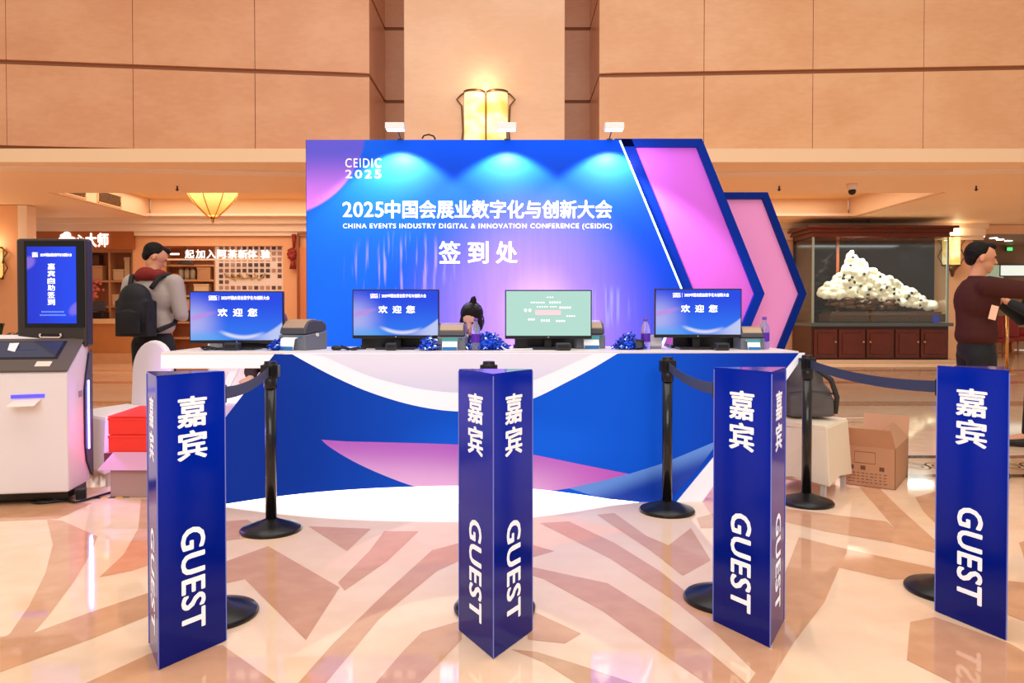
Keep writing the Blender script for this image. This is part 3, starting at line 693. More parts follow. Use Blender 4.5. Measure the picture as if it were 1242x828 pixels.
# pink crescent in the upper left corner
big = g.ell(cx(330), cz(150), cx(447)-cx(330), cz(150)-cz(265), .04)
hole = g.ell(cx(420), cz(150), cx(470)-cx(415), cz(150)-cz(215), .8)
pk = g.mix(g.ramp(g.z, cz(262), cz(180)), (226, 130, 240), (90, 80, 190))
base = g.mix(g.f('MULTIPLY', big, .9), base, pk)
bdm = g.out(base, .45, .42, .08)  # emission added to the print to brighten it beyond its spotlights
navy = mat('navy_print', (2, 36, 124), .5, emit=.1, spec=.1)
edge = mat('blue_edge', (0, 50, 190), .4, emit=.3)
led = mat('led_white', (190, 225, 255), .5, emit=3)
t = thing('backdrop_wall', 'main blue conference backdrop wall with white title lettering behind the counter', 'backdrop', (cx(600), YB, 0))
zt_, zv, zb_ = cz(169.5), cz(356), 0.0
P = [(cx(372), 0), (cx(750)-.0, 0), (cx(828), zv), (cx(750), zt_), (cx(372), zt_)]
P[1] = (cx(828)-(zv-0)*(cx(828)-cx(750))/(zt_-zv), 0)
m = MB(); m.slab([(x, YB, z) for x, z in P], (0, .16, 0)); m.build('front_panel', bdm, t)
m = MB(); m.slab([(P[3][0]+.01, YB+.02, zt_), (P[3][0]+.024, YB+.02, zt_), (P[2][0]+.024, YB+.02, zv), (P[2][0]+.01, YB+.02, zv)], (0, .05, 0))
m.slab([(P[2][0]+.01, YB+.02, zv), (P[2][0]+.03, YB+.02, zv), (P[1][0]+.03, YB+.02, 0), (P[1][0]+.01, YB+.02, 0)], (0, .05, 0)); m.build('light_strip', led, t)
m = MB(); m.slab([(P[0][0]-.005, YB+.005, 0), (P[0][0], YB+.005, 0), (P[0][0], YB+.005, zt_), (P[0][0]-.005, YB+.005, zt_)], (0, .15, 0)); m.build('side_edge', navy, t)
up, rt = (0, 0, 1), (1, 0, 0)
def T(s, x0, x1, y0, y1, Y, parent, mt=whitet, **k): 
    a = at(x0, y1, Y); b = at(x1, y0, Y)
    return text('lettering', s, b.x-a.x, b.z-a.z, frame((a+b)/2, rt, up), mt, parent, **k)
T('CEIDIC', 419, 462, 192, 203, YB, t, bold=.008, spacing=1.2); T('2025', 419, 462, 206, 216, YB, t, bold=.008, spacing=1.3)
T('2025', 416, 465, 245, 263, YB, t, bold=.012, spacing=1.05)
T('中国会展业数字化与创新大会', 467.5, 742, 243, 264.5, YB, t, bold=.016)
T('CHINA EVENTS INDUSTRY DIGITAL & INNOVATION CONFERENCE (CEIDIC)', 416, 742, 271, 278.5, YB, t, spacing=1.15, bold=.004)
for ch, a, b in (('签', 533, 558), ('到', 568, 592), ('处', 602, 627)): T(ch, a, b, 293, 319, YB, t, bold=.022)
# second chevron
def chevron(Y, outer, inner, lab, mt, zbot_inner, fr_m):
    t = thing('chevron_panel', lab, 'backdrop', (at(outer[1][0], 300, Y).x, Y, 0))
    zt1, zt2, zv = at(621, outer[0][1], Y).z, at(621, inner[0][1], Y).z, at(621, 356, Y).z
    X = lambda px: at(px, 300, Y).x
    sl = (X(outer[2][0])-X(outer[1][0]))/(zt1-zv)
    xo0 = X(outer[0][0]); xo1 = X(outer[1][0]); xo2 = X(outer[2][0])
    O = [(xo0, zt1), (xo1, zt1), (xo2, zv), (xo2-sl*zv, 0), (xo0, 0)]
    m = MB(); m.slab([(x, Y+.04, z) for x, z in O], (0, .1, 0)); m.build('pink_face', mt, t)
    w = X(outer[2][0])-X(inner[2][0])
    m = MB()
    xi1 = X(inner[1][0]); xi2 = X(inner[2][0])
    m.slab([(x, Y, z) for x, z in ((xo0, zt1), (xo1, zt1), (xi1, zt2), (xo0, zt2))], (0, .15, 0))
    m.slab([(x, Y, z) for x, z in ((xo1, zt1), (xo2, zv), (xi2, zv), (xi1, zt2))], (0, .15, 0))
    m.slab([(x, Y, z) for x, z in ((xo2, zv), (xo2-sl*zv, 0), (xi2-sl*zv, 0), (xi2, zv))], (0, .15, 0))
    # inner left edge of the frame, parallel with the slope
    if len(inner) > 3:
        xa, xb = X(inner[3][0]), X(inner[4][0]); k = xb-xa
        ll = X(inner[5][0])-xa
        m.slab([(x, Y, z) for x, z in ((xa, zt1), (xb, zt1), (xb+sl*(zt1-zv), zv), (xa+sl*(zt1-zv), zv))], (0, .15, 0))
    m.build('blue_frame', fr_m, t, bevel=.003); return t
g = NG('pink_print_a'); Y2 = 7.15
c_ = g.mix(g.ramp(g.z, at(621, 400, Y2).z, at(621, 180, Y2).z), (190, 92, 190), (205, 100, 222))
c_ = g.mix(g.ell(at(778, 200, Y2).x, at(621, 215, Y2).z, .35, .5, .9), c_, (205, 104, 235))  # glow cast by the edge light, painted into the pink
pa = g.out(c_, .5, .12, .2)
chevron(Y2, [(745, 168), (851, 168), (928, 356)], [(757, 178), (845, 178), (916, 356), (752, 0), (766, 0), (836, 0)], 'taller pink chevron panel with dark blue frame right of the backdrop', pa, 0, mat('frame_blue', (0, 40, 140), .5, emit=.12, spec=.1))
g = NG('pink_print_b'); pb = g.out(g.mix(g.ramp(g.z, .5, 2.4), (226, 146, 204), (228, 144, 200)), .5, .12, .2)
chevron(7.4, [(868, 233), (931, 233), (979, 356)], [(878, 241), (925, 241), (970, 356)], 'smaller pale pink chevron panel at the right end of the backdrop', pb, 0, mat('frame_navy', (0, 34, 118), .5, emit=.1, spec=.1))
# clip lights on top of the backdrop
for i, (a, b) in enumerate(((475, 497), (604, 626), (728, 750))):
    x0, x1 = cx(a), cx(b); xm = (x0+x1)/2; zq = cz(164)
    t = thing('spotlight', ['left', 'middle', 'right'][i]+' white box spotlight clipped on the top edge of the backdrop', 'light', (xm, YB, zt_), 0, 'backdrop spotlights')
    m = MB(); m.box((xm, YB-.3, zq+.005), (x1-x0, .1, .055)); m.build('lamp_head', mat('lamp_white', (242, 238, 240), .4), t, bevel=.006)
    m = MB(); m.box((xm, YB-.3, zq-.027), (x1-x0-.02, .08, .006)); m.build('lens', mat('lamp_lens', (235, 240, 255), .4, emit=3), t)
    m = MB(); m.tube([(xm, YB+.08, zt_+.005), (xm, YB+.02, zt_+.012), (xm, YB-.12, zq), (xm, YB-.27, zq)], .006, 8); m.box((xm, YB+.08, zt_+.003), (.05, .18, .012)); m.build('bracket', dkgrey, t)
    l = bpy.data.lights.new('spot', 'SPOT'); l.energy = 230; l.color = (1, .82, 1); l.spot_size = math.radians(110); l.spot_blend = .35; l.shadow_soft_size = .03
    o = bpy.data.objects.new('spot', l); C.objects.link(o); o.location = (xm, YB-.3, zq-.05); o.rotation_euler = (math.radians(16), 0, 0)
m = MB(); m.tube([at(512, 168, YB+.08), at(514, 164.5, YB+.08), at(520, 163, YB+.08), at(526, 165, YB+.08), at(528, 169, YB+.08)], .008, 6)
tag(m.build('cable_loop', blackp, loc=at(520, 169, YB+.08)), 'small black cable loop on the top edge of the backdrop', 'cable')

# ------------------------------------------------------------------ registration counter
A0 = fl(190, 613.5); B0 = fl(820, 608.5)
cn = Vector((B0.x-A0.x, B0.y-A0.y, 0)).normalized(); nn = Vector((-cn.y, cn.x, 0)); ZT = .955
pn = Vector((nn.x, nn.y, 0))
def cp(px, py, off=0.):
    p = plane_at(px, py, A0, pn); return p - pn*off
g = NG('counter_blue')
X = lambda px: cp(px, 500).x
c_ = g.mix(g.ramp(g.x, X(280), X(700)), (0, 44, 146), (0, 84, 214))
c_ = g.mix(g.ramp(g.x, X(740), X(950)), c_, (0, 44, 165))
c_ = g.mix(g.f('MULTIPLY', g.ell(X(620), cp(600, 540).z, .9, .25, .9), .5), c_, (10, 100, 235))
m_cb = g.out(c_, .5, .3, .15)
g = NG('counter_white'); m_cw = g.out((236, 238, 255), .4); m_cw.node_tree.nodes['Principled BSDF'].inputs['Emission Color'].default_value = (1, 1, 1, 1); m_cw.node_tree.nodes['Principled BSDF'].inputs['Emission Strength'].default_value = .25  # white print given emission so it looks brightly lit
g = NG('counter_lavender'); m_cl = g.out(g.mix(g.ramp(g.z, cp(560, 480).z, cp(560, 430).z), (214, 214, 246), (228, 228, 250)), .4, .15)
g = NG('counter_purple')
mt_ = g.f('ADD', g.z, g.f('MULTIPLY', g.f('SUBTRACT', g.x, X(400)), .05))
c_ = g.mix(g.ramp(mt_, cp(500, 590).z+.02, cp(500, 536).z+.02), (220, 176, 232), (176, 96, 205))
c_ = g.mix(g.ramp(g.x, X(600), X(760)), c_, (190, 90, 205))
m_cp = g.out(c_, .4, .15)
g = NG('counter_swoosh'); d_ = g.f('ADD', g.z, g.f('MULTIPLY', g.f('SUBTRACT', g.x, X(763)), -.36))
m_cs = g.out(g.mix(g.ramp(d_, cp(763, 600).z, cp(763, 575).z), (0, 62, 185), (96, 150, 240)), .4, .12)
m_glow = mat('counter_glow', (255, 255, 252), .5, emit=2.1)  # printed crescent made to glow, imitating strong light near the floor
t = thing('registration_counter', 'long white topped counter with slanted ends and a blue purple and white printed front', 'counter', (A0.x+1.6, A0.y, 0))
zc_top = ZT-.0
def smooth(L, n=5):
    out = []
    for i in range(len(L)-1):
        p0, p1, p2, p3 = L[max(i-1, 0)], L[i], L[i+1], L[min(i+2, len(L)-1)]
        for k in range(n):
            u = k/n; out.append(tuple(.5*((2*p1[j])+(p2[j]-p0[j])*u+(2*p0[j]-5*p1[j]+4*p2[j]-p3[j])*u*u+(3*p1[j]-p0[j]-3*p2[j]+p3[j])*u**3) for j in (0, 1)))
    return out+[L[-1]]
def front(pxs, off, mi): m.mi = mi; m.poly([cp(x, y, off) for x, y in pxs])
m = MB()
tl = cp(333, 420); tl.z = ZT; tr_ = cp(969, 424); tr_.z = ZT; bl = Vector(A0); br = Vector(B0)
dy = nn*.03
m.slab([bl, br, tr_, tl], dy)
ZB = 612.6
def toplim(px): p = cp(px, 424); p.z = ZT-.002; return p
Ltop = [(352, 428), (375, 441), (410, 459), (450, 476), (500, 491), (550, 498.5), (600, 497), (646, 483.5), (690, 462), (720, 446), (750, 428)]
m.mi = 1; m.poly([cp(x, y, .001) for x, y in smooth(Ltop)]+[toplim(752)-pn*.001, toplim(342)-pn*.001])
Lin = [(395, 433), (440, 453), (480, 465), (520, 473), (560, 476), (610, 472), (650, 460), (700, 438)]
m.mi = 2; m.poly([cp(x, y, .0018) for x, y in smooth(Lin)]+[toplim(720)-pn*.0018, toplim(378)-pn*.0018])
front(smooth([(390, 533), (420, 535), (460, 536), (558, 539), (600, 544), (646, 551), (700, 562), (763, 574.5)])+smooth([(763, 574.5), (725, 584), (690, 592), (640, 597), (560, 597), (512, 592), (470, 578), (430, 560), (400, 542), (390, 533)])[1:-1], .001, 3)
front([(690, 592), (725, 584), (763, 574.5), (800, 563), (830, 551), (873, 533), (848, 567), (812, 607), (740, 607)], .0014, 4)
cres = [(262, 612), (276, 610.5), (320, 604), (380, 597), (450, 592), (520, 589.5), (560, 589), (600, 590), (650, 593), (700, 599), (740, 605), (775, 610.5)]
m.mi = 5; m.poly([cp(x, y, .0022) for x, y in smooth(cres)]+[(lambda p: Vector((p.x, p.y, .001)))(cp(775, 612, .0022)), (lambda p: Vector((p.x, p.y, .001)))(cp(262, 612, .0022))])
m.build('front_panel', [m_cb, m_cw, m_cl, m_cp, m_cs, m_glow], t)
# white slanted end leg
m = MB(); e = cn*.17
m.slab([br+cn*.003, br+e, tr_+e*.25, tr_+cn*.003], dy*.8); m.build('end_leg', m_cw, t)
m = MB(); e2 = Vector((-.34, 0, 0))
q0 = cp(286, 446); q1 = cp(276, 446); b0 = cp(250, 446); 
m.slab([cp(278, 446)+nn*.05, cp(287, 446)+nn*.05, (lambda p: Vector((p.x, p.y, 0)))(cp(204, 600)+nn*.05), (lambda p: Vector((p.x, p.y, 0)))(cp(195, 600)+nn*.05)], dy); m.build('side_leg', m_cw, t)
# worktop
wt = mat('worktop_white', (240, 234, 236), .35, var=.01)
wl = cp(195, 430); wl.z = ZT; wr = tr_
m = MB(); z2 = ZT+.012
b_l = Vector((wl.x, wl.y, 0)); b_r = Vector((tr_.x, tr_.y, 0))
dep = nn*.7
m.slab([Vector((b_l.x, b_l.y, ZT-.003))-nn*.0, Vector((b_r.x, b_r.y, ZT-.003)), Vector((b_r.x, b_r.y, ZT-.003))+dep, Vector((b_l.x, b_l.y, ZT-.003))+dep], (0, 0, .015)); m.build('worktop', wt, t, bevel=.002)
m = MB(); e = cp(333, 430); 
m.slab([Vector((b_l.x, b_l.y, ZT-.09)), Vector((tl.x-.05, tl.y, ZT-.09)), Vector((tl.x, tl.y, ZT-.004)), Vector((b_l.x, b_l.y, ZT-.004))], nn*.06); m.build('apron', m_cw, t)
m = MB(); p = Vector((b_l.x+1.0, b_l.y, 0))+nn*.6
for k in (.9, 2.1, 3.2): q = Vector((b_l.x, b_l.y, 0))+cn*k+nn*.6; m.slab([q, q+cn*.04, q+cn*.04+Vector((0, 0, ZT-.004)), q+Vector((0, 0, ZT-.004))], nn*.04)
m.build('rear_leg', m_cw, t)
TOP = ZT+.012

def on_desk(px, Y): p = at(px, 424, Y); p.z = TOP; return p
# ------------------------------------------------------------------ monitors
g = NG('welcome_screen')   # coordinates from generated, per monitor
nt = g.nt; tc = nt.nodes.new('ShaderNodeTexCoord'); sp = nt.nodes.new('ShaderNodeSeparateXYZ'); nt.links.new(tc.outputs['Generated'], sp.inputs[0]); g.x, g.y, g.z = sp.outputs
c_ = g.mix(g.ramp(g.z, 0, .9), (30, 120, 255), (0, 70, 240))
c_ = g.mix(g.f('MULTIPLY', g.ell(.0, .35, .42, .75, .9), .85), c_, (190, 190, 250))
c_ = g.mix(g.f('MULTIPLY', g.ell(.1, .5, .26, .08, .8, .5), .7), c_, (205, 140, 235))
c_ = g.mix(g.f('MULTIPLY', g.ell(.12, .02, .5, .25, .9), .7), c_, (90, 180, 255))
par = g.f('MULTIPLY', g.f('SUBTRACT', g.x, .58), g.f('SUBTRACT', g.x, .58)); cur = g.f('ADD', .06, g.f('MULTIPLY', par, 1.9))
dd = g.f('SUBTRACT', g.z, cur)
sw = g.f('MULTIPLY', g.ramp(dd, .005, -.06), g.ramp(g.x, .5, .95)); c_ = g.mix(g.f('MULTIPLY', sw, .9), c_, (205, 215, 255))
ln = g.f('MULTIPLY', g.ramp(g.f('ABSOLUTE', g.f('SUBTRACT', dd, -.0)), .07, .0), g.ell(.55, .12, .3, .2, .6)); c_ = g.mix(ln, c_, (225, 230, 255))
g.nt.links.new(c_, g.b.inputs['Emission Color']); g.b.inputs['Emission Strength'].default_value = .95; g.b.inputs['Base Color'].default_value = (0, 0, 0, 1); g.b.inputs['Roughness'].default_value = .2
scr_blue = g.m
scr_green = mat('green_screen', (20, 30, 25), .3, emit=.95, ecol=(188, 232, 218))
scrt = mat('screen_text', (255, 255, 255), .5, emit=1.0)
def monitor(pxc, wpx, ytop, label, green=False, rot=0., Y=5.0):
    c = on_desk(pxc, Y); w = wpx*Y/F; h = w*.565; t = thing('monitor', label, 'monitor', c, rot)
    t2 = pmat(t); I = Vector((0, 0, 0))
    zt = at(621, ytop, Y).z-TOP; zc = zt-h/2+.0
    def B(mb, nm, mt, par=t, bv=0.):
        o = mb.build(nm, mt, None, bv); o.parent = par; return o
    m = MB(); m.box((0, 0, zc), (w, .03, h)); B(m, 'bezel', blackp, bv=.004)
    m = MB(); m.box((0, .03, zc-.02), (w*.6, .04, h*.5)); B(m, 'rear_housing', blackp, bv=.01)
    bez = .008; bot = .022
    m = MB(); m.box((0, -.0158, zc+(bot-bez)/2), (w-2*bez, .001, h-bez-bot)); s_ = B(m, 'screen', scr_green if green else scr_blue)
    m = MB(); m.box((0, .05, (zc)/2), (.05, .02, zc)); B(m, 'stand_neck', blackp, bv=.003)
    m = MB(); m.box((0, .03, .008), (.26, .2, .014)); B(m, 'stand_base', blackp, bv=.005)
    m = MB(); m.sph((0, -.0162, zc-h/2+.011), (.006, .001, .003), 8, 6); B(m, 'maker_badge', chrome)
    W, H = w-2*bez, h-bez-bot; zc2 = zc+(bot-bez)/2
    def tx(s, x0, x1, y0, y1, mt=scrt, **k):
        o = text('lettering', s, (x1-x0)*W, (y1-y0)*H, frame((((x0+x1)/2-.5)*W, -.0166, zc2+((y0+y1)/2-.5)*H), rt, up), mt, None, raise_=.0004, **k)
        if o: o.parent = s_
    if not green:
        tx('CEIDIC', .2, .29, .89, .93, bold=.03); tx('2025', .2, .29, .835, .88, bold=.03); tx('2025中国会展业数字化与创新大会', .335, .86, .845, .925, bold=.02)
        mb = MB(); mb.box(((.31-.5)*W, -.0168, zc2+(.882-.5)*H), (.0015, .0004, .1*H)); B(mb, 'divider', scrt, s_)
        for ch, a in (('欢', .30), ('迎', .465), ('您', .625)): tx(ch, a, a+.1, .5, .66, bold=.025)
    else:
        mb = MB(); mb.mi = 0; mb.box(((.495-.5)*W, -.0168, zc2+(.52-.5)*H), (.3*W, .0004, .1*H)); B(mb, 'pink_block', mat('pink_block', (230, 160, 170), .5, emit=.9, ecol=(244, 178, 190)), s_)
        mb = MB()
        for (x, y, n, hh) in ((.3, .745, 6, .03), (.52, .745, 5, .045), (.37, .65, 5, .025), (.53, .65, 3, .02), (.64, .63, 5, .05), (.23, .57, 2, .08), (.72, .44, 4, .03), (.27, .365, 3, .05), (.42, .34, 4, .06), (.6, .33, 4, .05), (.49, .86, 3, .02)):
            for i in range(n):
                k = .023 if n > 2 else .04
                mb.box(((x+i*k*1.25-.5)*W, -.0168, zc2+(y-.5)*H), (k*W*.75, .0004, hh*H*.55)); mb.box(((x+i*k*1.25-.5)*W, -.0168, zc2+(y-.5)*H), (k*W*.2, .0004, hh*H))
        B(mb, 'lettering', scrt, s_)
    return t
monitor(288, 112, 353, 'leftmost monitor showing a blue welcome screen', rot=.05, Y=4.95)
monitor(480.5, 105, 351, 'second monitor from the left with blue welcome screen, between the two label printers')
monitor(665, 105, 351.5, 'monitor showing a pale green screen with a pink block', True)
monitor(846, 105, 350, 'rightmost monitor showing a blue welcome screen', rot=-.02)

# dark desk-top boxes behind monitors
for i, px in enumerate((300, 480, 662, 850)):
    c = on_desk(px, 5.25); t = thing('laptop', ['black laptop behind the leftmost monitor', 'black laptop behind the second monitor from the left', 'black laptop behind the green screen monitor', 'black laptop behind the rightmost monitor'][i], 'laptop', c)
    m = MB(); m.box(c+Vector((0, 0, .012)), (.46, .2, .02)); m.build('keyboard_deck', blackp, t, bevel=.004)
    m = MB(); m.box(c+Vector((0, -.1, .055)), (.44, .012, .1), rx=.12); m.build('lid', blackp, t, bevel=.003)
# small scanner boxes in front of the stands
for i, (px, w, lab) in enumerate(((282, .1, 'small black scanner puck in front of the leftmost monitor'), (475, .07, 'small black scanner cube in front of the second monitor'), (683, .1, 'rounded black scanner in front of the green screen monitor'), (875, .09, 'small black scanner box in front of the rightmost monitor'))):
    c = on_desk(px, 4.87); t = thing('code_scanner', lab, 'scanner', c)
    m = MB(); m.box(c+Vector((0, 0, .025)), (w, .08, .048)); m.build('scanner_body', mat('scanner_black', (40, 42, 48), .4), t, bevel=.01)
    m = MB(); m.box(c+Vector((0, -.0405, .027)), (w*.7, .002, .022)); m.build('scan_window', blackp, t)
# label printers
def printer(px, Y, rot, label, s=1., blue=False):
    t = thing('label_printer', label, 'printer', on_desk(px, Y), rot)
    gm_ = mat('printer_grey', (112, 116, 128), .45); gd = mat('printer_dark', (70, 72, 82), .4)
    def B(mb, nm, mt, bv=.004): o = mb.build(nm, mt, None, bv); o.parent = t; return o
    w, d, h = .215*s, .24*s, .2*s
    m = MB(); m.slab([(-w/2, -d/2, 0), (-w/2, d/2, 0), (-w/2, d/2, h*.62), (-w/2, -d/2, h*.5)], (w, 0, 0)); B(m, 'printer_base', gm_, .008)
    pr_ = [(-d/2, h*.52), (-d/2+.01, h*.7), (-d*.32, h*.93), (-d*.1, h), (d*.3, h*.98), (d/2, h*.85), (d/2, h*.64)]
    m = MB(); m.slab([(-w/2+.004, y, z) for y, z in pr_], (w-.008, 0, 0)); B(m, 'printer_lid', gd, .01)
    m = MB(); m.slab([(-w*.4, y-.002*0, z+.003) for y, z in ((-d*.45, h*.74), (-d*.30, h*.935), (-d*.1, h+.001), (d*.1, h), (d*.1, h-.01), (-d*.1, h-.01), (-d*.3, h*.9), (-d*.44, h*.7))], (w*.8, 0, 0)); B(m, 'clear_window', mat('amber_window', (178, 150, 128), .15), .001)
    m = MB(); m.slab([(-w*.3, -d/2-.001, h*.42), (-w*.3, -d/2-.03, h*.38), (-w*.3, -d/2-.05, .004), (-w*.3, -d/2-.048, .004), (-w*.3, -d/2-.028, h*.375), (-w*.3, -d/2-.001, h*.40)], (w*.52, 0, 0)); o = B(m, 'paper_label', mat('paper_white', (250, 250, 252), .6, emit=.15), 0)
    m = MB(); m.box((-w*.04, -d/2-.050, h*.07), (w*.5, .003, h*.12)); B(m, 'label_stripe', mat('label_blue', (40, 120, 190), .5), 0)
    if blue: m = MB(); m.box((-w*.04, -d/2-.032, h*.4), (w*.56, .006, h*.12)); B(m, 'label_header', mat('label_teal', (70, 165, 170), .5), 0)
    m = MB(); m.cyl((w/2, -.0, h*.5), (w/2+.012, 0, h*.5), .012, seg=12); B(m, 'lid_latch', mat('latch', (225, 225, 230), .4), 0)
    m = MB(); m.box((w*.33, -d/2-.003, h*.44), (.02, .006, .012)); B(m, 'feed_button', mat('btn', (60, 110, 160), .4), 0)
printer(368, 5.0, -.38, 'grey label printer with amber lid right of the leftmost monitor')
printer(549, 5.0, 0, 'label printer with a large white label in front of the seated woman', .88, True)
printer(712, 5.2, .15, 'label printer partly behind the green screen monitor', .95, True)
printer(908, 5.05, 0, 'smallest visible label printer right of the rightmost monitor', .75, True)
# blue foil lanyards heaps
foil = mat('blue_foil', (10, 60, 190), .18, .7); foil2 = mat('pale_foil', (170, 200, 255), .15, .8)
def heap(px, Y, rx, rz, n, label):
    c = on_desk(px, Y); m = MB()
    for i in range(n):
        a = random.uniform(0, 2*PI); r = random.random()**.6; x = c.x+math.cos(a)*rx*r; y = c.y+math.sin(a)*.09*r; z = TOP+.008+random.random()*rz*(1-r*r)
        L = random.uniform(.015, .035); th = random.uniform(0, PI); tz = random.uniform(-.7, .7); d = Vector((math.cos(th), math.sin(th)*.6, tz)).normalized()
        nrm = d.orthogonal().normalized()*.005; m.mi = 1 if random.random() < .14 else 0
        p = Vector((x, y, z)); mid = p+d*L*.5+Vector((0, 0, .008)); q = p+d*L
        if q.z < TOP+.002: q.z = TOP+.002
        m.poly([p-nrm, p+nrm, mid+nrm, mid-nrm]); m.poly([mid-nrm, mid+nrm, q+nrm, q-nrm])
    m.mi = 0; m.sph((c.x, c.y, TOP+rz*.3), (rx*.8, .07, rz*.42), 12, 8)
    tag(m.build('lanyard_heap', [foil, foil2], loc=c, recalc=False), label, 'lanyards', 'heaps of blue lanyards', 'stuff')
heap(590, 4.95, .15, .11, 620, 'largest crumpled heap of shiny blue lanyards below the seated woman')
heap(520, 4.88, .06, .08, 240, 'small heap of shiny blue lanyards right of the second monitor')
heap(762, 5.0, .10, .10, 380, 'heap of shiny blue lanyards left of the water bottle and rightmost monitor')
heap(336, 4.9, .05, .06, 130, 'smallest bunch of blue lanyards right of the leftmost monitor stand')
# bottles
clear = mat('bottle_plastic', (215, 215, 245), .08, trans=.75, ior=1.2); purp = mat('purple_label', (84, 30, 170), .4, emit=.1)
def bottle(px, Y, label, h=.21):
    c = on_desk(px, Y); t = thing('water_bottle', label, 'bottle', c, 0, 'water bottles')
    k = h/.21
    m = MB(); m.lathe([(0, .003), (.026*k, .0), (.031*k, .01), (.031*k, .055), (.029*k, .06), (.031*k, .065), (.031*k, .125*k), (.026*k, .155*k), (.014*k, .178*k), (.012*k, .192*k), (0, .192*k)], c, 20); m.build('bottle_body', clear, t)
    m = MB(); m.lathe([(.0316*k, .05*k), (.0318*k, .052*k), (.0318*k, .105*k), (.0316*k, .107*k)], c, 20); m.build('bottle_label', purp, t)
    m = MB(); m.cyl(c+Vector((0, 0, .19*k)), c+Vector((0, 0, h)), .0145*k, seg=16); m.build('cap', mat('purple_cap', (120, 70, 190), .4), t)
bottle(577, 4.9, 'water bottle with purple label in front of the seated woman')
bottle(783, 5.02, 'water bottle with purple label left of the rightmost monitor')
bottle(927, 5.02, 'water bottle with purple label at the right end of the counter', .22)
m = MB(); c = on_desk(739+20, 4.9)
t = thing('camera_body', 'small black camera lying beside the bottle left of the rightmost monitor', 'camera', on_desk(773, 4.98))
c = on_desk(773, 4.98); m = MB(); m.box(c+Vector((0, 0, .035)), (.085, .06, .066)); m.build('housing', blackp, t, bevel=.008)
m = MB(); m.cyl(c+Vector((0, -.03, .035)), c+Vector((0, -.06, .035)), .022, seg=16); m.build('lens', dkgrey, t)
c = on_desk(793, 5.1); m = MB(); m.box(c+Vector((.0, 0, .045)), (.1, .06, .085), rx=-.5); tag(m.build('card_stand', mat('pale_card', (205, 200, 215), .5), loc=c, bevel=.003), 'pale tilted stand behind the bottle beside the rightmost monitor', 'stand')
# cables on the desk
def cable(pts, r, label, mt=blackp, name='cable'):
    P = [Vector(p) for p in pts]; S = []
    for i in range(len(P)-1):
        p0, p1, p2, p3 = P[max(i-1, 0)], P[i], P[i+1], P[min(i+2, len(P)-1)]
        for k in range(6):
            u = k/6; S.append(.5*((2*p1)+(p2-p0)*u+(2*p0-5*p1+4*p2-p3)*u*u+(3*p1-p0-3*p2+p3)*u**3))
    S.append(P[-1]); m = MB(); m.tube(S, r, 6); return tag(m.build(name, mt, loc=P[0]), label, 'cable')
def dz(px, Y, z=.0): p = on_desk(px, Y); p.z += .006+z; return p
cable([dz(252, 4.9), dz(258, 4.86, .01), dz(249, 4.84), dz(244, 4.9, .015), dz(256, 4.94), dz(262, 4.86), dz(250, 4.88, .02), dz(268, 4.95), dz(282, 5.0)], .006, 'coiled black cable left of the leftmost monitor stand')
cable([dz(410, 4.85), dz(416, 4.82, .012), dz(423, 4.88), dz(414, 4.92, .02), dz(428, 4.85), dz(436, 4.9, .01), dz(426, 4.95), dz(444, 5.0)], .007, 'tangled black cable and mouse cord left of the second monitor stand')
cable([dz(608, 4.9, .02), dz(614, 4.84), dz(626, 4.86), dz(640, 4.92), dz(655, 4.95)], .005, 'white cable between the blue lanyards and the green screen monitor', mat('white_cable', (235, 230, 235), .5))
m = MB(); c = dz(408, 4.88); m.sph(c+Vector((0, 0, .008)), (.035, .03, .018)); tag(m.build('computer_mouse', blackp, loc=c), 'black computer mouse on the counter between printer and second monitor', 'mouse')
m = MB(); c = on_desk(262, 5.05); m.box(c+Vector((0, 0, .04)), (.07, .05, .08)); tag(m.build('power_adapter', white, loc=c, bevel=.004), 'white adapter box behind the coiled cable at left monitor', 'adapter')

# ------------------------------------------------------------------ guest totems
vin = NG('totem_blue'); vb = vin.mix(vin.ramp(vin.z, 0, .9), (0, 16, 104), (0, 34, 162)); vinm = vin.out(vb, .14, .22, .22)  # lit top and darker foot painted into the blue, plus slight emission
capm = mat('totem_cap', (60, 70, 150), .12); edgew = mat('white_edge', (235, 235, 245), .5)
HT = 1.0
def totem(name_lab, pts, faces):
    a, b, c = [Vector(p) for p in pts]      # back-left, front, right on the floor
    cen = (a+b+c)/3; t = thing('guest_totem', name_lab, 'sign', (cen.x, cen.y, 0), 0, 'triangular guest totems')
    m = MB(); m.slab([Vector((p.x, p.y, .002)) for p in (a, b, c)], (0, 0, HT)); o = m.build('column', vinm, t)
    m = MB(); m.poly([Vector((p.x, p.y, HT+.0035)) for p in (a, b, c)]); m.build('top_cap', capm, t)
    m = MB()
    for p in (a, b, c):
        d = (p-cen).normalized()*.0005; m.box((p.x+d.x, p.y+d.y, HT/2), (.0035, .0035, HT-.01), rz=math.atan2(d.y, d.x))
    m.build('corner_edge', mat('edge_pale', (120, 130, 215), .4), t)
    for p, q in faces:
        p, q = (a, b, c)[p], (a, b, c)[q]
        xd = (q-p).normalized(); w = (q-p).length; n = xd.cross(Vector((0, 0, 1)))
        mid = (p+q)/2
        def tt(s, z, ww, hh, **k): text('lettering', s, ww, hh, frame((mid.x, mid.y, z), xd, (0, 0, 1)), whitet, t, **k)
        tt('嘉', HT*.868, w*.41, HT*.105, bold=.03); tt('宾', HT*.75, w*.41, HT*.10, bold=.03)
        tt('GUEST', HT*.275, HT*.36, w*.34, bold=.028, rot=-PI/2, spacing=1.08)
def third(l, f):
    d = f-l; n = Vector((-d.y, d.x, 0)); n = n if n.y > 0 else -n; return (l+f)/2+n*.62
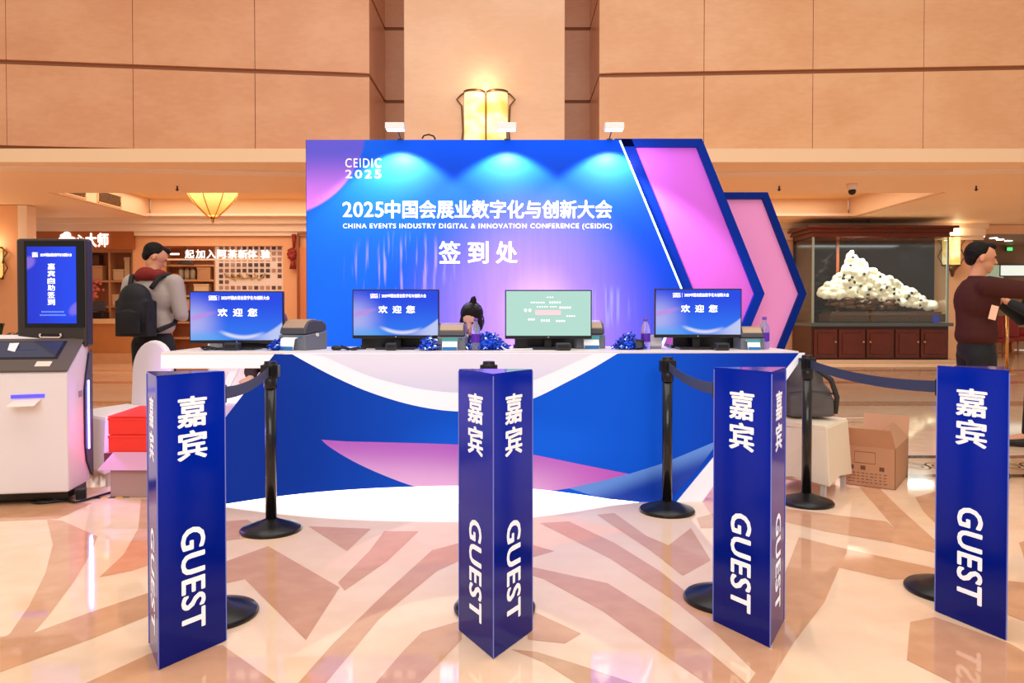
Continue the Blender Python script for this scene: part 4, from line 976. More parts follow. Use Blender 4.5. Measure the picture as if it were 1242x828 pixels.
totem('leftmost blue triangular guest totem beside the white kiosk', (fl(181, 781.5), fl(192.5, 813), fl(274.5, 777)), ((0, 1), (1, 2)))
totem('blue triangular guest totem standing edge-on at the centre, two faces showing', (fl(557, 764.5), fl(598.5, 799.5), fl(645.5, 765)), ((0, 1), (1, 2)))
totem('blue triangular guest totem, second from the right, with a dark narrow right face', (fl(865, 753), fl(934, 786), fl(951, 752.5)), ((0, 1), (1, 2)))
L4, F4 = fl(1134, 741), fl(1220.5, 777)
totem('rightmost blue triangular guest totem in front of the man in brown', (L4, F4, third(L4, F4)), ((0, 1),))

# ------------------------------------------------------------------ stanchions and belts
HS = .945
def make_stanchion():
    t = thing('belt_stanchion', '', 'stanchion', (0, 0, 0), 0, 'black belt stanchions')
    m = MB(); m.lathe([(0, 0), (.165, 0), (.168, .012), (.16, .022), (.10, .042), (.045, .062), (.03, .07), (0, .07)], (0, 0, 0), 40); m.build('base', mat('base_rubber', (26, 24, 26), .3, .2), t)
    m = MB(); m.cyl((0, 0, .06), (0, 0, HS-.11), .03, seg=24); m.build('pole', blackm, t)
    m = MB(); m.lathe([(.032, HS-.15), (.036, HS-.145), (.036, HS-.09), (.03, HS-.085)], (0, 0, 0), 24)
    m.build('collar', blackp, t)
    m = MB(); m.lathe([(.03, HS-.1), (.038, HS-.095), (.038, HS-.02), (.033, HS-.012), (.033, HS), (.0, HS)], (0, 0, 0), 24)
    for k in range(4): a = k*PI/2; m.box((math.cos(a)*.038, math.sin(a)*.038, HS-.055), (.02, .05, .07), rz=a)
    m.build('belt_head', blackp, t, bevel=.002)
    return t
st0 = make_stanchion(); st0['label'] = 'black stanchion between the left totem and the counter'
R1 = fl(329, 643); st0.location = R1
R2 = fl(593, 643); dup(st0, R2, 0, 'black stanchion hidden behind the centre totem, only its head showing')
R3 = fl(809, 620); dup(st0, R3, 0, 'black stanchion in front of the right half of the counter front')
R4 = fl(978, 610); dup(st0, R4, 0, 'black stanchion at the right end of the counter by the white chair')
F1 = fl(261, 746); dup(st0, F1, .3, 'black stanchion behind the leftmost totem, round base showing')
F2 = fl(600, 738); dup(st0, F2, 0, 'black stanchion directly behind the centre totem, base edge showing')
F3 = fl(878, 728); dup(st0, F3, .2, 'black stanchion behind the second totem from the right')
F4_ = fl(1148, 717); dup(st0, F4_, .2, 'black stanchion behind the rightmost totem')
beltm = mat('belt_grey', (58, 66, 92), .6)
def belt(a, b, label, sag=.03):
    m = MB(); n = 14; A = Vector((a.x, a.y, HS-.055)); B = Vector((b.x, b.y, HS-.055)); d = (B-A).normalized(); A += d*.046; B -= d*.046; pr = None
    nrm = Vector((-d.y, d.x, 0))*.001
    for i in range(n+1):
        u = i/n; p = A.lerp(B, u); p.z -= sag*4*u*(1-u)
        cur_ = (p+Vector((0, 0, .026)), p-Vector((0, 0, .026)))
        if pr: m.slab([pr[0]+nrm, pr[1]+nrm, cur_[1]+nrm, cur_[0]+nrm], -nrm*2)
        pr = cur_
    tag(m.build('retractable_belt', beltm, loc=A), label, 'belt', 'stanchion belts')
belt(R1, F1, 'grey belt stretched from the left stanchion to the leftmost totem')
belt(R3, F3, 'grey belt stretched across the counter front to the second totem from the right')
belt(R4, F4_, 'grey belt stretched above the open carton to the rightmost totem')

# ------------------------------------------------------------------ kiosk
kf = fl(83, 611); kb = Vector((kf.x-.62, kf.y-.10, 0))      # front edge, right and left corner
kx = (kf-kb).normalized(); ky = Vector((-kx.y, kx.x, 0)); 
t = thing('checkin_kiosk', 'tall white self check-in kiosk with black screen head and blue light strip', 'kiosk', (kf+kb)/2+ky*.3)
def K(x, y, z): return kf+kx*x+ky*y+Vector((0, 0, z))        # x<0 to the left of the right front corner
kw = (kf-kb).length; kwhite = mat('kiosk_white', (232, 224, 228), .3, var=.01); kgrey = mat('kiosk_grey', (92, 78, 72), .35)
YK = kf.y; 
zf = at(83, 450, YK).z          # top of the body at its front
D1 = .34; zbk = at(105, 403, YK+.3).z
m = MB(); m.slab([K(0, 0, .075), K(0, D1, .075), K(0, D1, zbk-.01), K(0, .0, zf-.012)], -kx*kw); m.build('body', kwhite, t, bevel=.012)
m = MB(); m.slab([K(-.01, .03, .03), K(-.01, D1-.03, .03), K(-.01, D1-.03, .075), K(-.01, .01, .075)], -kx*(kw-.02)); m.slab([K(-.06, .08, .02), K(-.06, D1-.08, .02), K(-.06, D1-.08, .031), K(-.06, .08, .031)], -kx*(kw-.12)); m.build('base_skirt', blackp, t, bevel=.004)
for x, y in ((-.1, .07), (-.1, D1-.08), (-kw+.1, .07), (-kw+.1, D1-.08)):
    c = K(x, y, .022); m = MB(); m.cyl(c-kx*.012, c+kx*.012, .022, seg=16); m.build('caster', dkgrey, t)
# sloping desk
u_ = (K(0, D1, zbk)-K(0, 0, zf)).normalized(); nrm = kx.cross(u_).normalized()
if nrm.z < 0: nrm = -nrm
def S(x, s): return K(x, 0, zf)+u_*s          # s runs up the slope
Ls = (K(0, D1, zbk)-K(0, 0, zf)).length
m = MB(); m.slab([S(0.004, -.004), S(-kw-.004, -.004), S(-kw-.004, Ls*.8), S(.004, Ls*.8)], nrm*.012); m.build('sloping_desk', kgrey, t, bevel=.003)
def Sq(x0, x1, s0, s1, o, mt, nm, th=.002): m = MB(); m.slab([S(x0, s0)+nrm*o, S(x1, s0)+nrm*o, S(x1, s1)+nrm*o, S(x0, s1)+nrm*o], nrm*th); return m.build(nm, mt, t)
Sq(-.09, -kw+.09, .11, Ls*.72, .0125, mat('reader_frame', (28, 24, 30), .2), 'reader_frame')
Sq(-.11, -kw+.11, .125, Ls*.70, .0147, mat('reader_glass', (60, 62, 84), .08), 'reader_glass')
Sq(-.24, -kw+.24, .2, Ls*.5, .0168, mat('reader_blue', (44, 52, 110), .2), 'reader_panel', .0006)
o_ = Sq(-.11, -.2, .035, .085, .0125, mat('key_white', (235, 215, 200), .3), 'card_slot_light')
Sq(-kw+.06, -kw+.17, .03, .09, .0125, mat('key_dark', (60, 38, 34), .3), 'socket_panel')
m = MB()
for dx in (.09, .14): m.cyl(S(-kw+dx, .06)+nrm*.0145, S(-kw+dx, .06)+nrm*.017, .008, seg=10)
m.build('socket_ring', chrome, t)
m = MB(); m.slab([S(-kw*.66, .2)+nrm*.018, S(-kw*.58, .18)+nrm*.018, S(-kw*.58, .26)+nrm*.03, S(-kw*.68, .27)+nrm*.02], nrm*.001); m.build('paper_slip', white, t)
# head with the screen
YH = YK+.25; hl, hr = at(20, 400, YH), at(105, 400, YH); ht_ = at(60, 289, YH).z; hb = at(60, 410, YH).z
hx = Vector((hr.x-hl.x, -.0, 0)).normalized(); hw = hr.x-hl.x; yv = Vector((0, 1, 0))
head = mat('kiosk_head', (52, 44, 44), .35)
m = MB(); m.slab([Vector((hl.x, YH, hb-.06)), Vector((hr.x, YH, hb-.06)), Vector((hr.x, YH, ht_)), Vector((hl.x, YH, ht_))], yv*.09); hd = m.build('screen_head', head, t, bevel=.018)
sx0, sx1 = at(26, 0, YH).x, at(99, 0, YH).x
m = MB(); m.slab([Vector((sx0, YH-.004, at(60, 397, YH).z)), Vector((sx1, YH-.004, at(60, 397, YH).z)), Vector((sx1, YH-.004, at(60, 292, YH).z)), Vector((sx0, YH-.004, at(60, 292, YH).z))], yv*.004); m.build('screen_glass', mat('screen_black', (8, 8, 11), .1), t)
g = NG('kiosk_screen'); zz0, zz1 = at(60, 392, YH).z, at(60, 299, YH).z; xx0, xx1 = at(33, 300, YH).x, at(92.5, 300, YH).x
c_ = g.mix(g.ramp(g.x, xx0, xx1), (0, 50, 225), (0, 72, 255))
c_ = g.mix(g.f('MULTIPLY', g.ell(xx0, zz1-.11, .075, .05, .5, .5), .8), c_, (150, 120, 240))
c_ = g.mix(g.f('MULTIPLY', g.ell(xx1, zz0+.1, .075, .045, .5, .7), .8), c_, (140, 120, 250))
g.nt.links.new(c_, g.b.inputs['Emission Color']); g.b.inputs['Emission Strength'].default_value = .95; g.b.inputs['Base Color'].default_value = (0, 0, 0, 1)
m = MB(); m.slab([Vector((xx0, YH-.0055, zz0)), Vector((xx1, YH-.0055, zz0)), Vector((xx1, YH-.0055, zz1)), Vector((xx0, YH-.0055, zz1))], yv*.001); sc_ = m.build('display', g.m, t)
for i, ch in enumerate('嘉宾自助签到'): T(ch, 58, 66.5, 319.5+i*8.6, 326.8+i*8.6, YH-.007, sc_, scrt, bold=.014)
T('CEIDIC', 39, 46, 306, 308.6, YH-.007, sc_, scrt, bold=.03); T('2025', 39, 46, 309, 311.6, YH-.007, sc_, scrt, bold=.03); T('2025中国会展业数字化与创新大会', 49, 87, 307, 311, YH-.007, sc_, scrt, bold=.02)
m = MB()
for r_, (xa, n_) in enumerate(((51, 14), (49, 16))):
    for i in range(n_): m.box(at(xa+i*2, 378+r_*4, YH-.007), (.0055, .0006, .0026)); m.box(at(xa+i*2, 378+r_*4, YH-.007), (.002, .0006, .011))
m.build('small_print', mat('small_print', (150, 190, 255), .5, emit=.8), sc_)
m = MB(); pts = [(48, 407), (49.5, 409.2), (72, 409.2), (74, 407), (73, 404.6)]; m.tube([at(x, y, YH-.012) for x, y in [(49, 404.6)]+pts], .006, 8); m.build('handle_ring', mat('ring_pale', (225, 200, 190), .3), t)
m = MB(); m.box(at(61, 406.3, YH-.002), (.115, .012, .016)); m.build('ticket_slot', blackp, t, bevel=.005)
# output tray
c = at(34, 481, YK-.03)
def kface(px, py, off): return plane_at(px, py, kf-ky*off, ky)
m = MB(); m.slab([kface(13, 479, .004), kface(54, 477.5, .004), kface(54, 482, .004), kface(13, 483.5, .004)], ky*.006); m.build('slot_light', mat('slot_blue', (80, 70, 230), .4, emit=1.2), t)
m = MB(); a_, b_ = kface(17, 485, .0), kface(50, 483.5, 0.); m.slab([a_, b_, b_-ky*.1-Vector((0, 0, .03)), a_-ky*.1-Vector((0, 0, .03))], Vector((0, 0, -.004))); m.build('output_tray', mat('tray_cream', (245, 225, 205), .4), t)
# light strip in a dark curved rear shell
m = MB(); prof = [(D1-.02, zbk-.14), (.27, .80), (.245, .70), (.245, .34), (.27, .22), (D1, .12), (D1+.03, .10), (D1+.03, zbk-.12)]
m.slab([K(.001, y, z) for y, z in prof], kx*.012); m.build('rear_shell', mat('shell_dark', (34, 28, 60), .3), t)
m = MB(); m.slab([K(.014, .285, .30), K(.014, .300, .30), K(.014, .300, .76), K(.014, .285, .76)], kx*.004); m.build('light_strip', mat('strip_blue', (110, 110, 255), .4, emit=22), t)
m = MB(); l_ = bpy.data.lights.new('led_strip', 'AREA'); l_.shape = 'RECTANGLE'; l_.size = .46; l_.size_y = .02; l_.energy = 10; l_.color = (.42, .25, 1)
lo = bpy.data.objects.new('led_strip', l_); C.objects.link(lo); lo.location = K(.024, .292, .53); lo.rotation_euler = (0, -PI/2, 0)
m.slab([K(.002, .17, .66), K(.002, .22, .66), K(.002, .22, .70), K(.002, .17, .70)], kx*.002); m.build('rating_plate', mat('plate_grey', (150, 140, 160), .4), t)
# blue banner leaning behind the kiosk
b0 = at(16, 400, YH+.22); t = thing('blue_banner', 'narrow blue roll-up banner standing directly behind the kiosk', 'banner', (b0.x, YH+.3, 0))
m = MB(); m.box((b0.x+.12, YH+.3, at(16, 350, YH+.3).z/2), (.26, .01, at(16, 350, YH+.3).z-.04)); m.build('banner_sheet', mat('banner_blue', (20, 84, 180), .5), t)
m = MB(); m.box((b0.x+.12, YH+.3, .03), (.3, .12, .06)); m.build('banner_foot', dkgrey, t, bevel=.005)
# potted palm at the left edge
b0 = fl(-2, 560); t = thing('potted_palm', 'potted palm with thin dark leaves at the left edge behind the kiosk', 'plant', b0)
m = MB(); m.lathe([(0, 0), (.16, 0), (.21, .5), (.22, .85), (.19, .85), (.18, .8), (0, .8)], b0, 24); m.build('pot', mat('pot_olive', (78, 70, 40), .5), t)
m = MB()
for i in range(26):
    a = random.uniform(0, 2*PI); L = random.uniform(.25, .5); up_ = random.uniform(.15, .5); pr = None
    for k in range(8):
        u = k/7; p = b0+Vector((math.cos(a)*L*u, math.sin(a)*L*u, .82+up_*u*(1.6-u))); w_ = .016*(math.sin(u*PI)+.12); sd = Vector((-math.sin(a), math.cos(a), 0))*w_
        if pr: m.poly([pr[0], pr[1], p-sd, p+sd])
        pr = (p+sd, p-sd)
m.build('leaf', mat('palm_leaf', (48, 58, 30), .5), t)
# cables under and beside the kiosk
cable([K(-.35, .2, .012), K(-.2, .02, .012), K(-.05, .05, .012), K(.05, .0, .012), K(.12, .12, .012), K(.2, .3, .012)], .008, 'black cables lying on the floor under the kiosk')
c = K(.03, .12, 0); m = MB(); m.box(c+Vector((0, 0, .035)), (.06, .05, .07), rz=.4); tag(m.build('floor_socket', blackp, loc=c, bevel=.005), 'small black plug block on the floor beside the kiosk base', 'plug')

# ------------------------------------------------------------------ covered chairs, boxes, bag
def chair(bx, by, rot, label, h=1.0, mt=None, w=.44):
    t = thing('covered_chair', label, 'chair', (bx, by, 0), rot, 'chairs with white stretch covers')
    mt = mt or mat('white_stretch', (240, 228, 230), .7, var=.02)
    m = MB()
    m.slab([(-w/2, -.22, .44), (w/2, -.22, .44), (w/2, .2, .46), (-w/2, .2, .46)], (0, 0, .04))
    for s_ in (-1, 1): m.slab([(s_*w/2, -.22, .45), (s_*w/2, .2, .45), (s_*(w/2+.02), .24, .09), (s_*(w/2+.01), .0, .12), (s_*(w/2+.02), -.25, .09)], (-s_*.015, 0, 0))
    m.slab([(-w/2, -.225, .47), (w/2, -.225, .47), (w/2+.02, -.25, .09), (0, -.245, .12), (-w/2-.02, -.25, .09)], (0, .015, 0))
    o = m.build('seat_cover', mt, None, .02); o.parent = t
    m = MB(); pts = [(-w/2-.01, .13), (-w/2+.03, .5), (-w/2+.0, h-.22)]+[(-math.cos(a)*(w/2), h-.22+math.sin(a)*.22) for a in [i*PI/14 for i in range(1, 14)]]+[(w/2, h-.22), (w/2-.03, .5), (w/2+.01, .13)]
    m.slab([(x, .2+(z-.45)*.1, z) for x, z in pts], (0, .05, 0)); o = m.build('back_cover', mt, None, .02); o.parent = t
    for sx in (-1, 1):
        for y in (-.2, .22): m = MB(); m.box((sx*(w/2-.015), y, .07), (.03, .03, .14)); o = m.build('leg', mat('chair_leg', (215, 205, 195), .4), None); o.parent = t
    return t
cA = at(169, 500, 5.6); chair(cA.x-.10, cA.y-.10, math.radians(-36), 'white covered chair between the kiosk and the left totem, red boxes before it', 1.0, None, .54)
cB = at(276, 500, 6.2); chair(cB.x, cB.y, math.radians(10), 'white covered chair behind the leftmost monitor, only its round top showing', 1.1)
cC = fl(990, 597); 
ivory = mat('ivory_stretch', (238, 222, 198), .7, var=.02)
chair(cC.x-.04, cC.y+.12, math.radians(50), 'ivory covered chair at the right end of the counter carrying a grey bag', .95, ivory, .46)
# grey bag on the chair
c = Vector((cC.x-.02, cC.y+.12, .50)); t = thing('grey_bag', 'grey soft backpack lying on the ivory covered chair', 'bag', c)
gb = mat('bag_grey', (94, 90, 90), .7, bump=.3, bscale=12)
m = MB(); m.sph(c+Vector((0, 0, .13)), (.17, .12, .13)); m.sph(c+Vector((-.02, 0, .24)), (.13, .10, .14)); m.sph(c+Vector((-.05, .02, .32)), (.1, .09, .1)); m.box(c+Vector((0, 0, .07)), (.3, .2, .13)); blob('bag_body', m, gb, t, .014, 3)
m = MB(); m.tube([c+Vector(p) for p in ((.02, -.1, .34), (.12, -.11, .26), (.165, -.1, .14), (.17, -.06, .03))], .018, 8); m.build('strap', mat('bag_strap', (50, 48, 50), .7), t)
m = MB(); m.tube([c+Vector(p) for p in ((-.16, -.10, .17), (-.05, -.135, .19), (.08, -.13, .18), (.155, -.08, .16))], .006, 6); m.build('zipper', dkgrey, t)
# carton open on the floor, right
kraft = mat('kraft_card', (190, 140, 106), .75, var=.04, vscale=10); kraft2 = mat('kraft_inside', (150, 100, 72), .8); ink = mat('carton_ink', (110, 72, 54), .7)
a = fl(1026, 587); b = fl(1086, 594.5); c3 = fl(1113, 574); 
xd = (b-a).normalized(); yd = Vector((-xd.y, xd.x, 0)); yd = yd if yd.y > 0 else -yd
W_ = (b-a).length; Dp = .60; Hh = at(1086, 545, b.y).z
t = thing('open_carton', 'open brown cardboard carton on the floor beside the ivory covered chair', 'carton', (a+b)/2+yd*Dp/2)
def Q(x, y, z): return a+xd*x+yd*y+Vector((0, 0, z))
m = MB(); th = .006
m.slab([Q(0, 0, 0), Q(W_, 0, 0), Q(W_, 0, Hh), Q(0, 0, Hh)], yd*th); m.slab([Q(0, Dp, 0), Q(W_, Dp, 0), Q(W_, Dp, Hh), Q(0, Dp, Hh)], -yd*th)
m.slab([Q(0, 0, 0), Q(0, Dp, 0), Q(0, Dp, Hh), Q(0, 0, Hh)], xd*th); m.slab([Q(W_, 0, 0), Q(W_, Dp, 0), Q(W_, Dp, Hh), Q(W_, 0, Hh)], -xd*th); m.slab([Q(0, 0, 0), Q(W_, 0, 0), Q(W_, Dp, 0), Q(0, Dp, 0)], Vector((0, 0, th)))
m.build('box_body', kraft, t)
def flap(p, q, d, nm='flap'): m = MB(); m.slab([p, q, q+d, p+d], Vector((0, 0, .004))); m.build(nm, kraft, t)
flap(Q(0, 0, Hh), Q(W_, 0, Hh), -yd*.06+Vector((0, 0, .13))+xd*-.02); flap(Q(0, Dp, Hh), Q(W_, Dp, Hh), yd*.06+Vector((0, 0, .15))); flap(Q(W_, 0.01, Hh), Q(W_, Dp, Hh), -xd*.10+Vector((0, 0, .1))); flap(Q(0, 0.01, Hh), Q(0, Dp, Hh), -xd*.14+Vector((0, 0, .08)))
m = MB()
def ib(x0, x1, z0, z1): m.slab([Q(x0, -.0012, z0), Q(x1, -.0012, z0), Q(x1, -.0012, z1), Q(x0, -.0012, z1)], yd*.001)
for (x0, x1, z0, z1) in ((.17, .60, .86, .87), (.17, .60, .58, .59), (.17, .175, .58, .87), (.595, .60, .58, .87)): ib(x0*W_, x1*W_, z0*Hh, z1*Hh)
for k, x in enumerate((.06, .3, .68)): ib(x*W_, (x+.1)*W_, .42*Hh, .52*Hh)
for r_ in range(4):
    for k in range(9): ib((.05+k*.09)*W_, (.05+k*.09+random.uniform(.03, .07))*W_, (.1+r_*.075)*Hh, (.1+r_*.075+.018)*Hh)
m.build('printed_ink', ink, t)
m = MB(); m.slab([Q(W_*.45, Dp*.4, Hh*.9), Q(W_*.85, Dp*.45, Hh*.9), Q(W_*.8, Dp*.6, Hh+.06), Q(W_*.4, Dp*.6, Hh+.07)], (0, .01, .004)); tag(m.build('blue_folder', mat('folder_blue', (20, 96, 140), .5), loc=Q(W_/2, Dp/2, Hh)), 'blue folder sticking out of the open carton', 'folder')
# cardboard sheet behind
p = fl(1000, 560); t_ = MB(); t_.slab([fl(985, 563), fl(1014, 563), fl(1014, 563)+Vector((.0, .03, at(1014, 468, 5.95).z)), fl(985, 563)+Vector((0, .03, at(985, 468, 5.95).z))], (0, .01, 0))
tag(t_.build('cardboard_sheet', kraft, loc=p), 'flat brown cardboard leaning upright behind the grey bag', 'cardboard')
# clear plastic tub behind the carton
pl_ = fl(1035, 556); m = MB(); w_, d_ = .28, .22; h_ = .32
t = thing('plastic_tub', 'clear plastic tub with small white items behind the open carton', 'tub', pl_)
clr = mat('clear_tub', (250, 235, 215), .1, trans=.8, ior=1.15)
for sx, sy, bx_, by_ in ((w_, .004, 0, -d_/2), (w_, .004, 0, d_/2), (.004, d_, -w_/2, 0), (.004, d_, w_/2, 0)): m.box(pl_+Vector((bx_, by_, h_/2)), (sx, sy, h_))
m.box(pl_+Vector((0, 0, .004)), (w_, d_, .006)); m.build('tub_wall', clr, t)
m = MB(); m.tube([pl_+Vector(p) for p in ((-w_/2, -d_/2, h_), (w_/2, -d_/2, h_), (w_/2, d_/2, h_), (-w_/2, d_/2, h_), (-w_/2, -d_/2, h_))], .006, 6); m.build('tub_rim', clr, t)
for i in range(5):
    m = MB(); c = pl_+Vector((-.1+i*.05, 0, 0)); m.lathe([(0, .01), (.02, .01), (.022, .15), (.01, .18), (.01, .2), (0, .2)], c, 12); tag(m.build('clear_bottle', clear, loc=c), ['leftmost', 'second', 'middle', 'fourth', 'rightmost'][i]+' small clear bottle inside the plastic tub', 'bottle', 'bottles in the clear tub')

# red gift boxes on a lidded carton, left
a = fl(134, 603); ca_w = .62; cz_ = .0
carton_m = mat('carton_taupe', (178, 146, 142), .7); lidm = mat('carton_lid_pink', (214, 158, 190), .7)
hC = at(134, 566, a.y).z
t = thing('lidded_carton', 'taupe carton with open pinkish flaps between kiosk and left totem', 'carton', a+Vector((ca_w/2, .2, 0)))
m = MB(); m.box(a+Vector((ca_w/2, .16, hC/2)), (ca_w, .32, hC)); m.build('box_body', carton_m, t, bevel=.004)
m = MB(); m.slab([a+Vector((-.05, -.06, hC-.01)), a+Vector((ca_w, -.06, hC-.01)), a+Vector((ca_w, .02, hC+.09)), a+Vector((.01, .02, hC+.09))], (0, .004, .003)); m.build('flap', lidm, t)
m = MB(); m.slab([a+Vector((0, .0, hC)), a+Vector((0, .32, hC)), a+Vector((0, .32, hC+.12)), a+Vector((0, .03, hC+.09))], (.004, 0, 0)); m.build('side_flap', carton_m, t)
redm = mat('gift_red', (236, 50, 40), .4, emit=.08)
zr0 = hC+.003; yr = a.y+.16
for i in range(2):
    hh = .115; c = Vector((at(143, 500, yr).x+.17, yr, zr0+i*.118+ (.085)))
    t = thing('gift_box', ['lower red gift box on the taupe carton', 'upper red gift box with slanted lid on the taupe carton'][i], 'box', c-Vector((0, 0, .0)), 0, 'stacked red gift boxes')
    m = MB(); m.box(c+Vector((0, 0, hh/2)), (.34, .25, hh)); m.build('box_body', redm, t, bevel=.006)
    m = MB(); m.box(c+Vector((0, 0, hh-.012)), (.346, .256, .02), ); m.build('lid', redm, t, bevel=.004)
    if i: m = MB(); m.slab([c+Vector((-.17, -.13, hh+.002)), c+Vector((.17, -.13, hh+.002)), c+Vector((.17, .12, hh+.045)), c+Vector((-.08, .12, hh+.04))], (0, .0, .006)); m.build('lid_flap', redm, t)
t = MB(); t.box(Vector((at(143, 500, yr).x+.17, yr+.01, zr0+.043)), (.40, .27, .078)); tag(t.build('packing_tray', mat('tray_brown', (120, 52, 60), .6), loc=(at(143, 500, yr).x+.17, yr, zr0), bevel=.003), 'dark maroon tray under the two red gift boxes', 'tray')
# hazard tape strip on the floor
m = MB(); p0, p1 = fl(104, 605), fl(184, 602); d = (p1-p0)/9; n_ = Vector((-d.y, d.x, 0)).normalized()*.02
for i in range(9): m.mi = i % 2; m.slab([p0+d*i, p0+d*(i+1), p0+d*(i+1)+n_+d*.2, p0+d*i+n_+d*.2], (0, 0, .004))
tag(m.build('hazard_tape', [mat('tape_yellow', (240, 190, 50), .5), blackp], loc=p0), 'yellow and black hazard tape strip on the floor by the carton', 'tape')

# brass rope post in the far right
b = fl(1221, 452); hh = at(1221, 372, b.y).z
t = thing('rope_post', 'slim brass rope post between the man in brown and the right edge', 'post', b)
m = MB(); m.lathe([(0, 0), (.16, 0), (.16, .02), (.06, .05), (.02, .09), (0, .09)], b, 24); m.build('base', brass, t)
m = MB(); m.cyl(b+Vector((0, 0, .08)), b+Vector((0, 0, hh-.05)), .03, seg=16); m.build('pole', brass, t)
m = MB(); m.sph(b+Vector((0, 0, hh-.02)), .055); m.build('finial', brass, t)

# ------------------------------------------------------------------ people
skin = mat('skin', (214, 150, 116), .5, spec=.3); hairm = mat('hair_black', (20, 14, 13), .6, bump=.5, bscale=60, spec=.2)
def hand(m, wrist, d, n, curl=.5, s=1.):
    d = Vector(d).normalized(); n = Vector(n).normalized(); sd = d.cross(n).normalized(); W = Vector(wrist)
    m.cap(W, W+d*.03*s, .026*s, .03*s); 
    for k, (o, L) in enumerate(((-.03, .07), (-.01, .08), (.01, .075), (.03, .058))):
        b = W+d*.085*s+sd*o*s; m.cap(W+d*.02*s+sd*o*.6*s, b, .015*s, .0115*s, 8); ang = curl*.5; p = b; 
        for j in range(3):
            dd = d*math.cos(ang)+n*math.sin(ang); q = p+dd*L*s*(.45, .32, .23)[j]; m.cap(p, q, (.0098-.0008*j)*s, (.009-.0008*j)*s, 8); p = q; ang += curl*.8
    b = W+d*.025*s-sd*.025*s; q = b-sd*.03*s+d*.03*s+n*.01*s; m.cap(b, q, .014*s, .012*s, 8); m.cap(q, q+d*.03*s+n*.012*s-sd*.006*s, .0115*s, .009*s, 8)
def person(label, loc, rot, J, top_m, top_name='sweater', trousers=True, tm=None, seated=False, hair='short', skinm=None, face_down=0., turn=0., hood=None, shirt_low=.0, topr=1.0):
    sk = skinm or skin
    t = thing('person', label, 'person', loc, rot)
    def V(p): return Vector(p)
    m = MB()
    # torso
    pel, wai, che, nk, hd = V(J['pelvis']), V(J['waist']), V(J['chest']), V(J['neck']), V(J['head'])
    E = Matrix.Identity(4)
    m.sph(pel, (.14, .095, .10)); m.sph(wai, (.13, .09, .14)); m.sph(che, (.165, .115, .17)); m.cap(pel, wai, .095, .09); m.cap(wai, che, .105, .115)
    m.cap(che, nk, .09, .055); m.cap(nk, hd-Vector((0, 0, .04)), .055, .05)
    # head
    Rh = Matrix.Rotation(turn, 4, 'Z') @ Matrix.Rotation(-face_down, 4, 'X')
    def H(p): return hd+(Rh @ Vector(p))
    m.sph(H((0, 0, .03)), (.076, .095, .088), 24, 16, Rh); m.sph(H((0, .02, -.04)), (.058, .07, .07), 20, 12, Rh); m.sph(H((0, .06, -.085)), (.028, .028, .02), 12, 8, Rh)
    m.cap(H((0, .09, .015)), H((0, .108, -.02)), .009, .014, 10); m.sph(H((0, .088, -.052)), (.022, .010, .007), 10, 6, Rh); m.sph(H((0, .088, -.064)), (.019, .010, .007), 10, 6, Rh)
    for s_ in (-1, 1):
        m.sph(H((s_*.078, -.005, -.005)), (.008, .018, .03), 10, 8, Rh); m.sph(H((s_*.03, .086, .032)), (.02, .008, .006), 8, 6, Rh)
        m.cap(V(J['sh%d' % s_]), V(J['el%d' % s_]), .052, .04); m.cap(V(J['el%d' % s_]), V(J['wr%d' % s_]), .039, .026); m.cap(che+Vector((0, 0, .06)), V(J['sh%d' % s_]), .07, .055)
        hip = V(J['hip%d' % s_]); kn = V(J['kn%d' % s_]); an = V(J['an%d' % s_]); m.cap(hip, kn, .075, .05); m.cap(kn, an, .052, .036); m.cap(an, an+V(J.get('toe', (0, .16, -.04))), .036, .032)
        wr = V(J['wr%d' % s_]); el = V(J['el%d' % s_]); hand(m, wr, J.get('hd%d' % s_, wr-el), J.get('hn%d' % s_, (0, 1, 0)), J.get('curl', .6))
    def fix(o): o.parent = t; return o
    fix(blob('body', m, sk, None, .0075, 3))
    # top
    m = MB(); k = topr
    m.sph(pel+Vector((0, 0, .03+shirt_low)), (.17*k, .125*k, .11)); m.sph(wai, (.158*k, .12*k, .15)); m.sph(che, (.182*k, .132*k, .18)); m.cap(pel+Vector((0, 0, .04+shirt_low)), wai, .125*k, .12*k); m.cap(wai, che, .12*k, .13*k); m.cap(che, nk-Vector((0, 0, .03)), .1, .07)
    for s_ in (-1, 1):
        wr = V(J['wr%d' % s_]); el = V(J['el%d' % s_]); m.cap(che+Vector((0, 0, .07)), V(J['sh%d' % s_]), .082, .07); m.cap(V(J['sh%d' % s_]), el, .07*k, .056*k); m.cap(el, el.lerp(wr, .94), .054*k, .038*k)
    fix(blob(top_name, m, top_m, None, .011, 3))
    if trousers:
        m = MB(); m.sph(pel, (.166, .12, .11))
        for s_ in (-1, 1):
            hip = V(J['hip%d' % s_]); kn = V(J['kn%d' % s_]); an = V(J['an%d' % s_]); m.cap(hip, kn, .1, .075); m.cap(kn, an+(kn-an)*.08, .074, .06)
        fix(blob('trousers', m, tm or mat('trouser_black', (18, 18, 20), .8), None, .012, 3))
        for s_ in (-1, 1):
            an = V(J['an%d' % s_]); m = MB(); m.cap(an+Vector((0, -.02, -.045)), an+Vector((0, .17, -.058)), .046, .04); m.sph(an+Vector((0, .06, -.06)), (.048, .13, .04)); fix(blob('shoe', m, blackp, None, .009, 2))
    # hair
    m = MB(); 
